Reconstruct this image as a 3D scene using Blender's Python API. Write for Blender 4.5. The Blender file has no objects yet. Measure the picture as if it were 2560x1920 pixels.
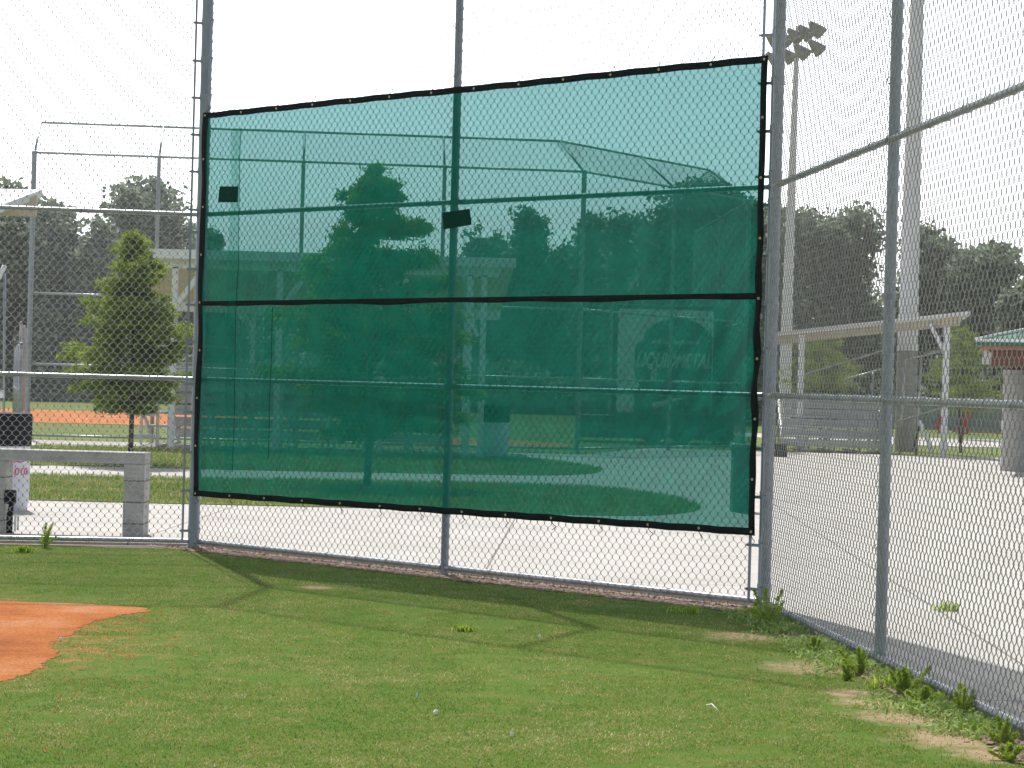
import bpy, math, random
import numpy as np
from mathutils import Vector, Matrix
PI = math.pi
R = math.radians
random.seed(7)
rng = np.random.default_rng(11)
S = bpy.context.scene
COL = S.collection

# ------------------------------------------------------------------ camera
F_PX = 5562.0           # focal length in pixels of a 2560 px wide frame
EYE = 1.55
ROLL = R(1.558)
cam_d = bpy.data.cameras.new("camera")
cam = bpy.data.objects.new("camera", cam_d)
COL.objects.link(cam)
cam_d.sensor_width = 36.0
cam_d.lens = 36.0 * F_PX / 2560.0
cam_d.clip_start = 0.1
cam_d.clip_end = 3000
cam.matrix_world = Matrix.Translation((0, 0, EYE)) @ Matrix.Rotation(PI / 2, 4, 'X') @ Matrix.Rotation(ROLL, 4, 'Z')
S.camera = cam

# ------------------------------------------------------------------ sky and sun
SUN_DIR = Vector((-1.07, 3.6, 6.1)).normalized()
elev = math.asin(SUN_DIR.z)
azim = math.atan2(SUN_DIR.x, SUN_DIR.y)
HAZE_K = 6.0
world = bpy.data.worlds.new("World")
S.world = world
world.use_nodes = True
wn = world.node_tree
wn.nodes.clear()
sky = wn.nodes.new('ShaderNodeTexSky')
sky.sky_type = 'NISHITA'
sky.sun_disc = False
sky.sun_elevation = elev
sky.sun_rotation = azim
sky.air_density = 1.0
sky.dust_density = 6.0
sky.ozone_density = 1.0
hs = wn.nodes.new('ShaderNodeHueSaturation')
hs.inputs['Saturation'].default_value = 0.30
hs.inputs['Value'].default_value = 1.0
bg = wn.nodes.new('ShaderNodeBackground')
bg.inputs['Strength'].default_value = 0.13
out = wn.nodes.new('ShaderNodeOutputWorld')
wn.links.new(sky.outputs[0], hs.inputs['Color'])
# summer haze: the air near the horizon is much brighter than overhead
wtc = wn.nodes.new('ShaderNodeTexCoord')
wsep = wn.nodes.new('ShaderNodeSeparateXYZ')
wn.links.new(wtc.outputs['Generated'], wsep.inputs[0])
wa = wn.nodes.new('ShaderNodeMath'); wa.operation = 'SUBTRACT'; wa.use_clamp = True; wa.inputs[0].default_value = 1.0
wn.links.new(wsep.outputs[2], wa.inputs[1])
wp = wn.nodes.new('ShaderNodeMath'); wp.operation = 'POWER'; wp.inputs[1].default_value = 4.0
wn.links.new(wa.outputs[0], wp.inputs[0])
wm = wn.nodes.new('ShaderNodeMath'); wm.operation = 'MULTIPLY_ADD'; wm.inputs[1].default_value = HAZE_K; wm.inputs[2].default_value = 0.48
wn.links.new(wp.outputs[0], wm.inputs[0])
wv = wn.nodes.new('ShaderNodeVectorMath'); wv.operation = 'SCALE'
wn.links.new(hs.outputs[0], wv.inputs[0]); wn.links.new(wm.outputs[0], wv.inputs['Scale'])
wt = wn.nodes.new('ShaderNodeVectorMath'); wt.operation = 'MULTIPLY'; wt.inputs[1].default_value = (0.95, 1.0, 1.06)
wn.links.new(wv.outputs[0], wt.inputs[0])
wn.links.new(wt.outputs[0], bg.inputs['Color'])
wn.links.new(bg.outputs[0], out.inputs['Surface'])
sd = bpy.data.lights.new("sun", 'SUN')
sd.energy = 4.7
sd.angle = R(0.8)
sd.color = (1.0, 0.965, 0.91)
sun = bpy.data.objects.new("sun", sd)
COL.objects.link(sun)
sun.rotation_euler = SUN_DIR.to_track_quat('Z', 'Y').to_euler()
S.view_settings.view_transform = 'Standard'
S.view_settings.look = 'None'
S.view_settings.exposure = 0.08
S.view_settings.gamma = 1.0
S.cycles.max_bounces = 6
S.cycles.transparent_max_bounces = 12
S.cycles.use_denoising = True

# ------------------------------------------------------------------ helpers
def at(px, py, Y):
    """point at depth Y seen at full-size photo pixel (px, py)"""
    U, V = px - 1280.0, 960.0 - py
    c, s = math.cos(ROLL), math.sin(ROLL)
    return Vector(((U * c - V * s) * Y / F_PX, Y, EYE + (U * s + V * c) * Y / F_PX))

def ground(px, py, z=0.0):
    U, V = px - 1280.0, 960.0 - py
    c, s = math.cos(ROLL), math.sin(ROLL)
    v = U * s + V * c
    Y = (z - EYE) * F_PX / v
    return Vector(((U * c - V * s) * Y / F_PX, Y, z))

def tag(o, label=None, cat=None, group=None, kind=None):
    if label: o['label'] = label
    if cat: o['category'] = cat
    if group: o['group'] = group
    if kind: o['kind'] = kind
    return o

def empty(name, loc=(0, 0, 0), rz=0):
    o = bpy.data.objects.new(name, None)
    o.empty_display_size = 0.2
    o.location = loc
    o.rotation_euler = (0, 0, rz)
    COL.objects.link(o)
    return o

def thing(name, label, cat, loc=(0, 0, 0), rz=0, group=None):
    return tag(empty(name, loc, rz), label, cat, group)

def link(name, me, mat=None, parent=None, smooth=False):
    if mat is not None:
        me.materials.append(mat)
    if smooth and len(me.polygons):
        me.polygons.foreach_set('use_smooth', np.ones(len(me.polygons), bool))
    o = bpy.data.objects.new(name, me)
    COL.objects.link(o)
    if parent is not None:
        o.parent = parent
    return o

def np_mesh(name, verts, faces):
    """verts (N,3), faces (M,k) -> mesh"""
    verts = np.asarray(verts, np.float32)
    faces = np.asarray(faces, np.int32)
    me = bpy.data.meshes.new(name)
    me.vertices.add(len(verts))
    me.vertices.foreach_set('co', verts.ravel())
    k = faces.shape[1]
    me.loops.add(faces.size)
    me.loops.foreach_set('vertex_index', faces.ravel())
    me.polygons.add(len(faces))
    me.polygons.foreach_set('loop_start', np.arange(len(faces), dtype=np.int32) * k)
    me.update(calc_edges=True)
    return me

class MB:
    def __init__(s):
        s.v = []; s.f = []
    def add(s, vs, fs):
        b = len(s.v)
        s.v += [tuple(p) for p in vs]
        s.f += [tuple(i + b for i in f) for f in fs]
        return s
    def box(s, x0, x1, y0, y1, z0, z1, M=None):
        vs = [(x, y, z) for x in (x0, x1) for y in (y0, y1) for z in (z0, z1)]
        if M is not None: vs = [M @ Vector(p) for p in vs]
        return s.add(vs, [(0, 1, 3, 2), (4, 6, 7, 5), (0, 4, 5, 1), (2, 3, 7, 6), (0, 2, 6, 4), (1, 5, 7, 3)])
    def beam(s, a, b, w, h, up=(0, 0, 1)):
        a, b = Vector(a), Vector(b)
        d = (b - a).normalized(); up = Vector(up)
        x = d.cross(up)
        if x.length < 1e-4: x = d.cross(Vector((1, 0, 0)))
        x.normalize(); y = x.cross(d)
        vs = [p + x * sx * w / 2 + y * sy * h / 2 for p in (a, b) for sx, sy in ((-1, -1), (1, -1), (1, 1), (-1, 1))]
        return s.add(vs, [(0, 1, 2, 3), (7, 6, 5, 4), (0, 4, 5, 1), (1, 5, 6, 2), (2, 6, 7, 3), (3, 7, 4, 0)])
    def tube(s, pts, r, n=10, cap=True):
        pts = [Vector(p) for p in pts]
        rs = r if isinstance(r, (list, tuple)) else [r] * len(pts)
        base = len(s.v)
        prev = None
        for i, p in enumerate(pts):
            if i == 0: d = pts[1] - p
            elif i == len(pts) - 1: d = p - pts[i - 1]
            else: d = (pts[i + 1] - p).normalized() + (p - pts[i - 1]).normalized()
            d.normalize()
            if prev is None:
                ref = Vector((0, 0, 1)) if abs(d.z) < 0.9 else Vector((1, 0, 0))
                x = d.cross(ref).normalized()
            else:
                x = (prev - d * prev.dot(d)).normalized()
            prev = x
            y = d.cross(x)
            for k in range(n):
                a = 2 * PI * k / n
                s.v.append(tuple(p + (x * math.cos(a) + y * math.sin(a)) * rs[i]))
        for i in range(len(pts) - 1):
            for k in range(n):
                a = base + i * n + k; b = base + i * n + (k + 1) % n
                s.f.append((a, b, b + n, a + n))
        if cap:
            s.f.append(tuple(base + k for k in range(n))[::-1])
            e = base + (len(pts) - 1) * n
            s.f.append(tuple(e + k for k in range(n)))
        return s
    def poly(s, pts, z0, z1):
        """vertical prism over a plan polygon"""
        n = len(pts)
        vs = [(p[0], p[1], z0) for p in pts] + [(p[0], p[1], z1) for p in pts]
        tri = tessellate_polygon([[Vector((p[0], p[1], 0)) for p in pts]])
        fs = [tuple(t) for t in tri] + [tuple(i + n for i in t[::-1]) for t in tri]
        for i in range(n):
            j = (i + 1) % n
            fs.append((i, j, j + n, i + n))
        return s.add(vs, fs)
    def build(s, name, mat, parent=None, smooth=False, auto=None):
        me = bpy.data.meshes.new(name)
        me.from_pydata(s.v, [], s.f)
        me.update()
        o = link(name, me, mat, parent, smooth)
        if auto is not None and smooth:
            try:
                me.set_sharp_from_angle(angle=auto)
            except Exception:
                pass
        return o

from mathutils.geometry import tessellate_polygon
def flat(name, pts, z, m):
    vs = [(p[0], p[1], z) for p in pts]
    tris = tessellate_polygon([[Vector(v) for v in vs]])
    out_ = []
    for t in tris:
        a, b, c = (Vector(vs[i]) for i in t)
        out_.append(t if (b - a).cross(c - a).z > 0 else t[::-1])
    me = bpy.data.meshes.new(name); me.from_pydata(vs, [], out_); me.update()
    return link(name, me, m)

def cut(o, a):
    """bevel the hard edges of an object's mesh a little"""
    m = o.modifiers.new('bevel', 'BEVEL'); m.width = a; m.segments = 2; m.limit_method = 'ANGLE'
    return o

# ------------------------------------------------------------------ materials
def new_mat(name):
    m = bpy.data.materials.new(name)
    m.use_nodes = True
    nt = m.node_tree
    nt.nodes.clear()
    o = nt.nodes.new('ShaderNodeOutputMaterial')
    return m, nt, o

def N(nt, t, **kw):
    n = nt.nodes.new(t)
    for k, v in kw.items():
        if k in n.inputs: n.inputs[k].default_value = v
        else: setattr(n, k, v)
    return n

def ramp(nt, stops, fac=None, interp='LINEAR'):
    n = nt.nodes.new('ShaderNodeValToRGB')
    n.color_ramp.interpolation = interp
    e = n.color_ramp.elements
    while len(e) > 1: e.remove(e[-1])
    e[0].position = stops[0][0]; e[0].color = (*stops[0][1], 1)
    for p, c in stops[1:]:
        x = e.new(p); x.color = (*c, 1)
    if fac is not None: nt.links.new(fac, n.inputs[0])
    return n

def noise(nt, scale, detail=4, rough=0.55, coord='Object', vec=None, stretch=None):
    tc = nt.nodes.new('ShaderNodeTexCoord')
    n = N(nt, 'ShaderNodeTexNoise', Scale=scale, Detail=detail, Roughness=rough)
    src = vec if vec is not None else tc.outputs[coord]
    if stretch:
        mp = nt.nodes.new('ShaderNodeMapping')
        mp.inputs['Scale'].default_value = stretch
        nt.links.new(src, mp.inputs['Vector']); src = mp.outputs[0]
    nt.links.new(src, n.inputs['Vector'])
    return n

def mat(name, c1, c2=None, rough=0.6, metal=0.0, scale=6.0, bump=0.0, bscale=None, stretch=None, spec=0.5, coord='Object'):
    m, nt, o = new_mat(name)
    b = N(nt, 'ShaderNodeBsdfPrincipled', Roughness=rough, Metallic=metal)
    b.inputs['Specular IOR Level'].default_value = spec
    c2 = c2 or tuple(x * 0.8 for x in c1)
    nz = noise(nt, scale, 5, 0.6, coord, stretch=stretch)
    rp = ramp(nt, [(0.35, c2), (0.65, c1)], nz.outputs[0])
    nt.links.new(rp.outputs[0], b.inputs['Base Color'])
    if bump:
        nb = noise(nt, bscale or scale * 6, 4, 0.6, coord)
        bp = N(nt, 'ShaderNodeBump', Strength=bump, Distance=0.01)
        nt.links.new(nb.outputs[0], bp.inputs['Height'])
        nt.links.new(bp.outputs[0], b.inputs['Normal'])
    nt.links.new(b.outputs[0], o.inputs[0])
    return m

M = {}
M['steel'] = mat('galvanised steel', (0.30, 0.345, 0.40), (0.22, 0.26, 0.31), 0.5, 0.3, 9, 0.15, 60, stretch=(1, 1, 0.35))
M['rail'] = mat('galvanised rail', (0.46, 0.48, 0.50), (0.34, 0.36, 0.38), 0.38, 0.55, 7, 0.1, 60)
M['wire'] = mat('galvanised wire', (0.44, 0.45, 0.45), (0.28, 0.29, 0.29), 0.32, 0.8, 20)
M['farsteel'] = mat('far galvanised steel', (0.34, 0.37, 0.40), (0.27, 0.30, 0.33), 0.45, 0.4, 3)
M['alu'] = mat('bleacher aluminium', (0.52, 0.52, 0.52), (0.40, 0.41, 0.42), 0.45, 0.6, 3, stretch=(0.3, 4, 4))
M['white'] = mat('white painted steel', (0.82, 0.84, 0.86), (0.76, 0.78, 0.80), 0.5, 0.0, 4)
M['roofwhite'] = mat('white roof sheet', (0.80, 0.81, 0.82), (0.72, 0.73, 0.75), 0.5, 0.0, 2)
M['beige'] = mat('beige siding', (0.58, 0.50, 0.38), (0.50, 0.43, 0.33), 0.7, 0.0, 3)
M['pole'] = mat('light pole concrete', (0.80, 0.79, 0.83), (0.74, 0.73, 0.78), 0.7, 0.0, 2, stretch=(1, 1, 0.2))
M['polebase'] = mat('light pole base', (0.36, 0.35, 0.35), (0.28, 0.27, 0.28), 0.85, 0.0, 3, 0.4, 30)
M['column'] = mat('column concrete', (0.50, 0.48, 0.46), (0.38, 0.37, 0.36), 0.9, 0.0, 6, 0.5, 40)
M['greenroof'] = mat('green metal roof', (0.03, 0.16, 0.11), (0.02, 0.11, 0.08), 0.45, 0.1, 2)
M['redwood'] = mat('red brown timber', (0.22, 0.07, 0.04), (0.14, 0.045, 0.03), 0.7, 0.0, 5)
M['orange'] = mat('orange trim', (0.50, 0.22, 0.10), (0.40, 0.17, 0.08), 0.6)
M['brass'] = mat('brass grommet', (0.80, 0.66, 0.40), (0.70, 0.55, 0.30), 0.3, 0.8)
M['black'] = mat('black plastic', (0.012, 0.013, 0.016), (0.008, 0.009, 0.012), 0.6, 0.0, 30, 0.6, 60, spec=0.12)
M['barrel'] = mat('white barrel plastic', (0.66, 0.68, 0.74), (0.58, 0.60, 0.67), 0.45, 0.0, 4)
M['red'] = mat('red paint', (0.62, 0.02, 0.03), (0.5, 0.02, 0.03), 0.5)
M['redcloth'] = mat('red cloth', (0.55, 0.03, 0.05), (0.42, 0.02, 0.04), 0.8)
M['windscreen'] = mat('grey green windscreen', (0.20, 0.26, 0.25), (0.15, 0.20, 0.19), 0.9, 0, 3)
M['darkpanel'] = mat('dark panel', (0.030, 0.045, 0.05), (0.02, 0.03, 0.035), 0.6)
M['tyre'] = mat('tyre rubber', (0.02, 0.02, 0.02), (0.012, 0.012, 0.012), 0.85)
M['lamp'] = mat('lamp housing', (0.28, 0.28, 0.27), (0.22, 0.22, 0.22), 0.6, 0.1)
M['bark'] = mat('bark', (0.13, 0.105, 0.085), (0.07, 0.055, 0.045), 0.95, 0, 14, 0.6, 50, stretch=(1, 1, 0.3))
M['oakbark'] = mat('oak bark', (0.10, 0.09, 0.08), (0.05, 0.045, 0.04), 0.95, 0, 4, 0.6, 12)
M['litter'] = mat('white scrap', (0.85, 0.85, 0.82), (0.75, 0.75, 0.74), 0.6)
M['bluelitter'] = mat('blue wrapper', (0.35, 0.70, 0.72), (0.5, 0.7, 0.7), 0.4)
M['chips'] = mat('wood chips', (0.40, 0.28, 0.21), (0.15, 0.10, 0.075), 0.95, 0, 50, 0.5, 200)
M['stem'] = mat('weed stem', (0.20, 0.22, 0.06), (0.14, 0.16, 0.05), 0.8)
M['dirtpile'] = mat('grey soil', (0.28, 0.23, 0.20), (0.18, 0.14, 0.12), 0.95, 0, 12, 0.8, 70)

def leaf_mat(name, c1, c2, c3, trans=0.35, tcol=None, rough=0.6):
    m, nt, o = new_mat(name)
    g = nt.nodes.new('ShaderNodeNewGeometry')
    nz = noise(nt, 0.9, 3, 0.6)
    mx = N(nt, 'ShaderNodeMath', operation='MULTIPLY_ADD')
    nt.links.new(g.outputs['Random Per Island'], mx.inputs[0])
    mx.inputs[1].default_value = 0.55
    mul = N(nt, 'ShaderNodeMath', operation='MULTIPLY'); mul.inputs[1].default_value = 0.55
    nt.links.new(nz.outputs[0], mul.inputs[0])
    nt.links.new(mul.outputs[0], mx.inputs[2])
    rp = ramp(nt, [(0.15, c1), (0.5, c2), (0.85, c3)], mx.outputs[0])
    d = N(nt, 'ShaderNodeBsdfPrincipled', Roughness=rough)
    d.inputs['Specular IOR Level'].default_value = 0.3
    t = nt.nodes.new('ShaderNodeBsdfTranslucent')
    nt.links.new(rp.outputs[0], d.inputs['Base Color'])
    if tcol:
        mc = N(nt, 'ShaderNodeMix', data_type='RGBA', blend_type='MULTIPLY')
        mc.inputs[0].default_value = 1.0
        nt.links.new(rp.outputs[0], mc.inputs[6]); mc.inputs[7].default_value = (*tcol, 1)
        nt.links.new(mc.outputs[2], t.inputs[0])
    else:
        nt.links.new(rp.outputs[0], t.inputs[0])
    ms = nt.nodes.new('ShaderNodeMixShader'); ms.inputs[0].default_value = trans
    nt.links.new(d.outputs[0], ms.inputs[1]); nt.links.new(t.outputs[0], ms.inputs[2])
    nt.links.new(ms.outputs[0], o.inputs[0])
    return m
M['oakleaf'] = leaf_mat('oak leaves', (0.055, 0.085, 0.06), (0.17, 0.22, 0.15), (0.46, 0.52, 0.38), 0.45)
M['cypleaf'] = leaf_mat('cypress leaves', (0.07, 0.125, 0.015), (0.17, 0.25, 0.035), (0.32, 0.41, 0.065), 0.45, (1.25, 1.2, 0.7))
M['weedleaf'] = leaf_mat('weed leaves', (0.13, 0.22, 0.02), (0.30, 0.42, 0.05), (0.50, 0.58, 0.14), 0.45, (1.2, 1.2, 0.7))
M['coverleaf'] = leaf_mat('ground cover leaves', (0.12, 0.20, 0.04), (0.26, 0.38, 0.08), (0.50, 0.60, 0.26), 0.4)

# grass blades: colour by broad patches in the lawn and a random amount per blade
def blade_mat():
    m, nt, o = new_mat('grass blades')
    g = nt.nodes.new('ShaderNodeNewGeometry')
    tc = nt.nodes.new('ShaderNodeTexCoord')
    big = noise(nt, 0.8, 4, 0.6)
    mid = noise(nt, 4.5, 4, 0.65)
    a = N(nt, 'ShaderNodeMath', operation='MULTIPLY_ADD'); a.inputs[1].default_value = 0.42
    nt.links.new(g.outputs['Random Per Island'], a.inputs[0])
    b = N(nt, 'ShaderNodeMath', operation='MULTIPLY'); b.inputs[1].default_value = 0.55
    nt.links.new(big.outputs[0], b.inputs[0])
    c = N(nt, 'ShaderNodeMath', operation='MULTIPLY_ADD'); c.inputs[1].default_value = 0.42
    nt.links.new(mid.outputs[0], c.inputs[0]); nt.links.new(b.outputs[0], c.inputs[2])
    nt.links.new(c.outputs[0], a.inputs[2])
    rp = ramp(nt, [(0.40, (0.060, 0.180, 0.012)), (0.58, (0.145, 0.265, 0.024)), (0.72, (0.25, 0.31, 0.045)), (0.85, (0.42, 0.36, 0.12)), (0.96, (0.70, 0.59, 0.34))], a.outputs[0])
    d = N(nt, 'ShaderNodeBsdfPrincipled', Roughness=0.5)
    d.inputs['Specular IOR Level'].default_value = 0.35
    t = nt.nodes.new('ShaderNodeBsdfTranslucent')
    nt.links.new(rp.outputs[0], d.inputs['Base Color']); nt.links.new(rp.outputs[0], t.inputs[0])
    ms = nt.nodes.new('ShaderNodeMixShader'); ms.inputs[0].default_value = 0.4
    nt.links.new(d.outputs[0], ms.inputs[1]); nt.links.new(t.outputs[0], ms.inputs[2])
    nt.links.new(ms.outputs[0], o.inputs[0])
    return m
M['blade'] = blade_mat()

BARE = []
for (px, py, rr_) in ((1872, 1592, .42), (2050, 1672, .50), (2270, 1795, .42), (2400, 1850, .48), (2130, 1735, .25), (2500, 1890, .35), (790, 1470, .22), (1960, 1560, .3), (2180, 1760, .3)):
    _p = ground(px, py); BARE.append((_p.x, _p.y, rr_))
def ground_mat():
    m, nt, o = new_mat('lawn soil and thatch')
    b = N(nt, 'ShaderNodeBsdfPrincipled', Roughness=0.95)
    b.inputs['Specular IOR Level'].default_value = 0.1
    big = noise(nt, 0.8, 4, 0.6)
    fine = noise(nt, 70, 6, 0.8)
    mid = noise(nt, 4.5, 4, 0.65)
    r1 = ramp(nt, [(0.36, (0.05, 0.13, 0.014)), (0.50, (0.10, 0.17, 0.02)), (0.60, (0.17, 0.18, 0.05)), (0.72, (0.27, 0.21, 0.10))], fine.outputs[0])
    r2 = ramp(nt, [(0.35, (0.06, 0.15, 0.015)), (0.5, (0.10, 0.17, 0.025)), (0.66, (0.18, 0.18, 0.05))], mid.outputs[0])
    mx = N(nt, 'ShaderNodeMix', data_type='RGBA'); mx.inputs[0].default_value = 0.5
    nt.links.new(r1.outputs[0], mx.inputs[6]); nt.links.new(r2.outputs[0], mx.inputs[7])
    # orange clay kicked out into the thatch round the clay area
    tcs = nt.nodes.new('ShaderNodeTexCoord')
    dv = N(nt, 'ShaderNodeVectorMath', operation='DISTANCE'); dv.inputs[1].default_value = (-5.2, 12.7, 0.004)
    nt.links.new(tcs.outputs['Object'], dv.inputs[0])
    mr = N(nt, 'ShaderNodeMapRange'); mr.inputs[1].default_value = 2.4; mr.inputs[2].default_value = 5.0; mr.inputs[3].default_value = 0.86; mr.inputs[4].default_value = 0.0
    nt.links.new(dv.outputs['Value'], mr.inputs[0])
    ns = noise(nt, 5.5, 5, 0.7)
    mu = N(nt, 'ShaderNodeMath', operation='MULTIPLY'); nt.links.new(mr.outputs[0], mu.inputs[0]); nt.links.new(ns.outputs[0], mu.inputs[1])
    rs_ = ramp(nt, [(0.30, (0, 0, 0)), (0.46, (.9, .9, .9))], mu.outputs[0])
    prev = None
    for (qx, qy, qr) in BARE:
        dq = N(nt, 'ShaderNodeVectorMath', operation='DISTANCE'); dq.inputs[1].default_value = (qx, qy, 0.004)
        nt.links.new(tcs.outputs['Object'], dq.inputs[0])
        dd = N(nt, 'ShaderNodeMath', operation='DIVIDE'); dd.inputs[1].default_value = qr
        nt.links.new(dq.outputs['Value'], dd.inputs[0])
        if prev is None: prev = dd
        else:
            mn = N(nt, 'ShaderNodeMath', operation='MINIMUM'); nt.links.new(prev.outputs[0], mn.inputs[0]); nt.links.new(dd.outputs[0], mn.inputs[1]); prev = mn
    nq_ = noise(nt, 9, 4, 0.7)
    sb_ = N(nt, 'ShaderNodeMath', operation='MULTIPLY_ADD'); sb_.inputs[1].default_value = 1.3; nt.links.new(nq_.outputs[0], sb_.inputs[0]); nt.links.new(prev.outputs[0], sb_.inputs[2])
    rq = ramp(nt, [(0.0, (1, 1, 1)), (0.45, (0.9, 0.9, 0.9)), (0.72, (0, 0, 0))], None)
    hf = N(nt, 'ShaderNodeMath', operation='MULTIPLY'); hf.inputs[1].default_value = 0.5; nt.links.new(sb_.outputs[0], hf.inputs[0]); nt.links.new(hf.outputs[0], rq.inputs[0])
    mb_ = N(nt, 'ShaderNodeMix', data_type='RGBA'); nt.links.new(rq.outputs[0], mb_.inputs[0]); nt.links.new(mx.outputs[2], mb_.inputs[6])
    rt_ = ramp(nt, [(0.3, (0.22, 0.14, 0.08)), (0.5, (0.42, 0.30, 0.19)), (0.7, (0.58, 0.46, 0.32))], fine.outputs[0])
    nt.links.new(rt_.outputs[0], mb_.inputs[7]); mx = mb_
    ms = N(nt, 'ShaderNodeMix', data_type='RGBA'); nt.links.new(rs_.outputs[0], ms.inputs[0]); nt.links.new(mx.outputs[2], ms.inputs[6]); ms.inputs[7].default_value = (0.40, 0.17, 0.065, 1)
    nt.links.new(ms.outputs[2], b.inputs['Base Color'])
    bp = N(nt, 'ShaderNodeBump', Strength=0.6, Distance=0.02)
    nt.links.new(fine.outputs[0], bp.inputs['Height']); nt.links.new(bp.outputs[0], b.inputs['Normal'])
    nt.links.new(b.outputs[0], o.inputs[0])
    return m
M['soil'] = ground_mat()
M['fargrass'] = mat('far grass', (0.17, 0.20, 0.055), (0.11, 0.155, 0.04), 0.95, 0, 0.5, 0.5, 14, spec=0.1)

def clay_mat():
    m, nt, o = new_mat('orange clay')
    b = N(nt, 'ShaderNodeBsdfPrincipled', Roughness=0.95)
    b.inputs['Specular IOR Level'].default_value = 0.1
    n1 = noise(nt, 1.3, 4, 0.6)
    n2 = noise(nt, 60, 6, 0.8)
    r1 = ramp(nt, [(0.3, (0.40, 0.125, 0.04)), (0.5, (0.60, 0.21, 0.065)), (0.7, (0.66, 0.32, 0.17))], n1.outputs[0])
    r2 = ramp(nt, [(0.34, (0.45, 0.40, 0.42)), (0.5, (0.95, 0.95, 0.95)), (0.7, (1.2, 1.2, 1.15))], n2.outputs[0])
    mx = N(nt, 'ShaderNodeMix', data_type='RGBA', blend_type='MULTIPLY'); mx.inputs[0].default_value = 1
    nt.links.new(r1.outputs[0], mx.inputs[6]); nt.links.new(r2.outputs[0], mx.inputs[7])
    nt.links.new(mx.outputs[2], b.inputs['Base Color'])
    bp = N(nt, 'ShaderNodeBump', Strength=0.9, Distance=0.02)
    nt.links.new(n2.outputs[0], bp.inputs['Height']); nt.links.new(bp.outputs[0], b.inputs['Normal'])
    nt.links.new(b.outputs[0], o.inputs[0])
    return m
M['clay'] = clay_mat()

def concrete_mat():
    m, nt, o = new_mat('slab concrete')
    b = N(nt, 'ShaderNodeBsdfPrincipled', Roughness=0.9)
    b.inputs['Specular IOR Level'].default_value = 0.2
    n1 = noise(nt, 0.7, 5, 0.65)
    n2 = noise(nt, 22, 5, 0.7)
    r1 = ramp(nt, [(0.3, (0.425, 0.405, 0.38)), (0.5, (0.475, 0.455, 0.43)), (0.72, (0.515, 0.50, 0.48))], n1.outputs[0])
    r2 = ramp(nt, [(0.3, (0.93, 0.92, 0.91)), (0.6, (1, 1, 1))], n2.outputs[0])
    mx = N(nt, 'ShaderNodeMix', data_type='RGBA', blend_type='MULTIPLY'); mx.inputs[0].default_value = 1
    nt.links.new(r1.outputs[0], mx.inputs[6]); nt.links.new(r2.outputs[0], mx.inputs[7])
    # control joints: a grid turned a little against the fence
    tc = nt.nodes.new('ShaderNodeTexCoord')
    mp = nt.nodes.new('ShaderNodeMapping'); mp.inputs['Rotation'].default_value = (0, 0, R(2)); mp.inputs['Location'].default_value = (0.8, 1.0, 0)
    nt.links.new(tc.outputs['Object'], mp.inputs['Vector'])
    sx = nt.nodes.new('ShaderNodeSeparateXYZ'); nt.links.new(mp.outputs[0], sx.inputs[0])
    lines = []
    for i, sp in ((0, 3.3), (1, 3.05)):
        md = N(nt, 'ShaderNodeMath', operation='PINGPONG'); md.inputs[1].default_value = sp / 2
        nt.links.new(sx.outputs[i], md.inputs[0])
        lt = N(nt, 'ShaderNodeMath', operation='LESS_THAN'); lt.inputs[1].default_value = 0.009
        nt.links.new(md.outputs[0], lt.inputs[0]); lines.append(lt)
    mm = N(nt, 'ShaderNodeMath', operation='MAXIMUM')
    nt.links.new(lines[0].outputs[0], mm.inputs[0]); nt.links.new(lines[1].outputs[0], mm.inputs[1])
    m2 = N(nt, 'ShaderNodeMix', data_type='RGBA')
    nt.links.new(mm.outputs[0], m2.inputs[0]); nt.links.new(mx.outputs[2], m2.inputs[6]); m2.inputs[7].default_value = (0.20, 0.18, 0.16, 1)
    nt.links.new(m2.outputs[2], b.inputs['Base Color'])
    bp = N(nt, 'ShaderNodeBump', Strength=0.25, Distance=0.005)
    nt.links.new(n2.outputs[0], bp.inputs['Height']); nt.links.new(bp.outputs[0], b.inputs['Normal'])
    nt.links.new(b.outputs[0], o.inputs[0])
    return m
M['concrete'] = concrete_mat()

def block_mat():
    m, nt, o = new_mat('concrete block')
    b = N(nt, 'ShaderNodeBsdfPrincipled', Roughness=0.95)
    b.inputs['Specular IOR Level'].default_value = 0.15
    n1 = noise(nt, 3, 5, 0.7); n2 = noise(nt, 60, 4, 0.7)
    r1 = ramp(nt, [(0.3, (0.28, 0.28, 0.28)), (0.55, (0.42, 0.415, 0.40)), (0.7, (0.50, 0.49, 0.47))], n1.outputs[0])
    tc = nt.nodes.new('ShaderNodeTexCoord')
    sx = nt.nodes.new('ShaderNodeSeparateXYZ'); nt.links.new(tc.outputs['Object'], sx.inputs[0])
    ad = N(nt, 'ShaderNodeMath', operation='ADD'); ad.inputs[1].default_value = 0.085
    nt.links.new(sx.outputs[2], ad.inputs[0])
    md = N(nt, 'ShaderNodeMath', operation='PINGPONG'); md.inputs[1].default_value = 0.1
    nt.links.new(ad.outputs[0], md.inputs[0])
    lt = N(nt, 'ShaderNodeMath', operation='LESS_THAN'); lt.inputs[1].default_value = 0.007
    nt.links.new(md.outputs[0], lt.inputs[0])
    m2 = N(nt, 'ShaderNodeMix', data_type='RGBA')
    nt.links.new(lt.outputs[0], m2.inputs[0]); nt.links.new(r1.outputs[0], m2.inputs[6]); m2.inputs[7].default_value = (0.16, 0.155, 0.15, 1)
    nt.links.new(m2.outputs[2], b.inputs['Base Color'])
    bp = N(nt, 'ShaderNodeBump', Strength=0.5, Distance=0.004)
    nt.links.new(n2.outputs[0], bp.inputs['Height']); nt.links.new(bp.outputs[0], b.inputs['Normal'])
    nt.links.new(b.outputs[0], o.inputs[0])
    return m
M['block'] = block_mat()
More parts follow.
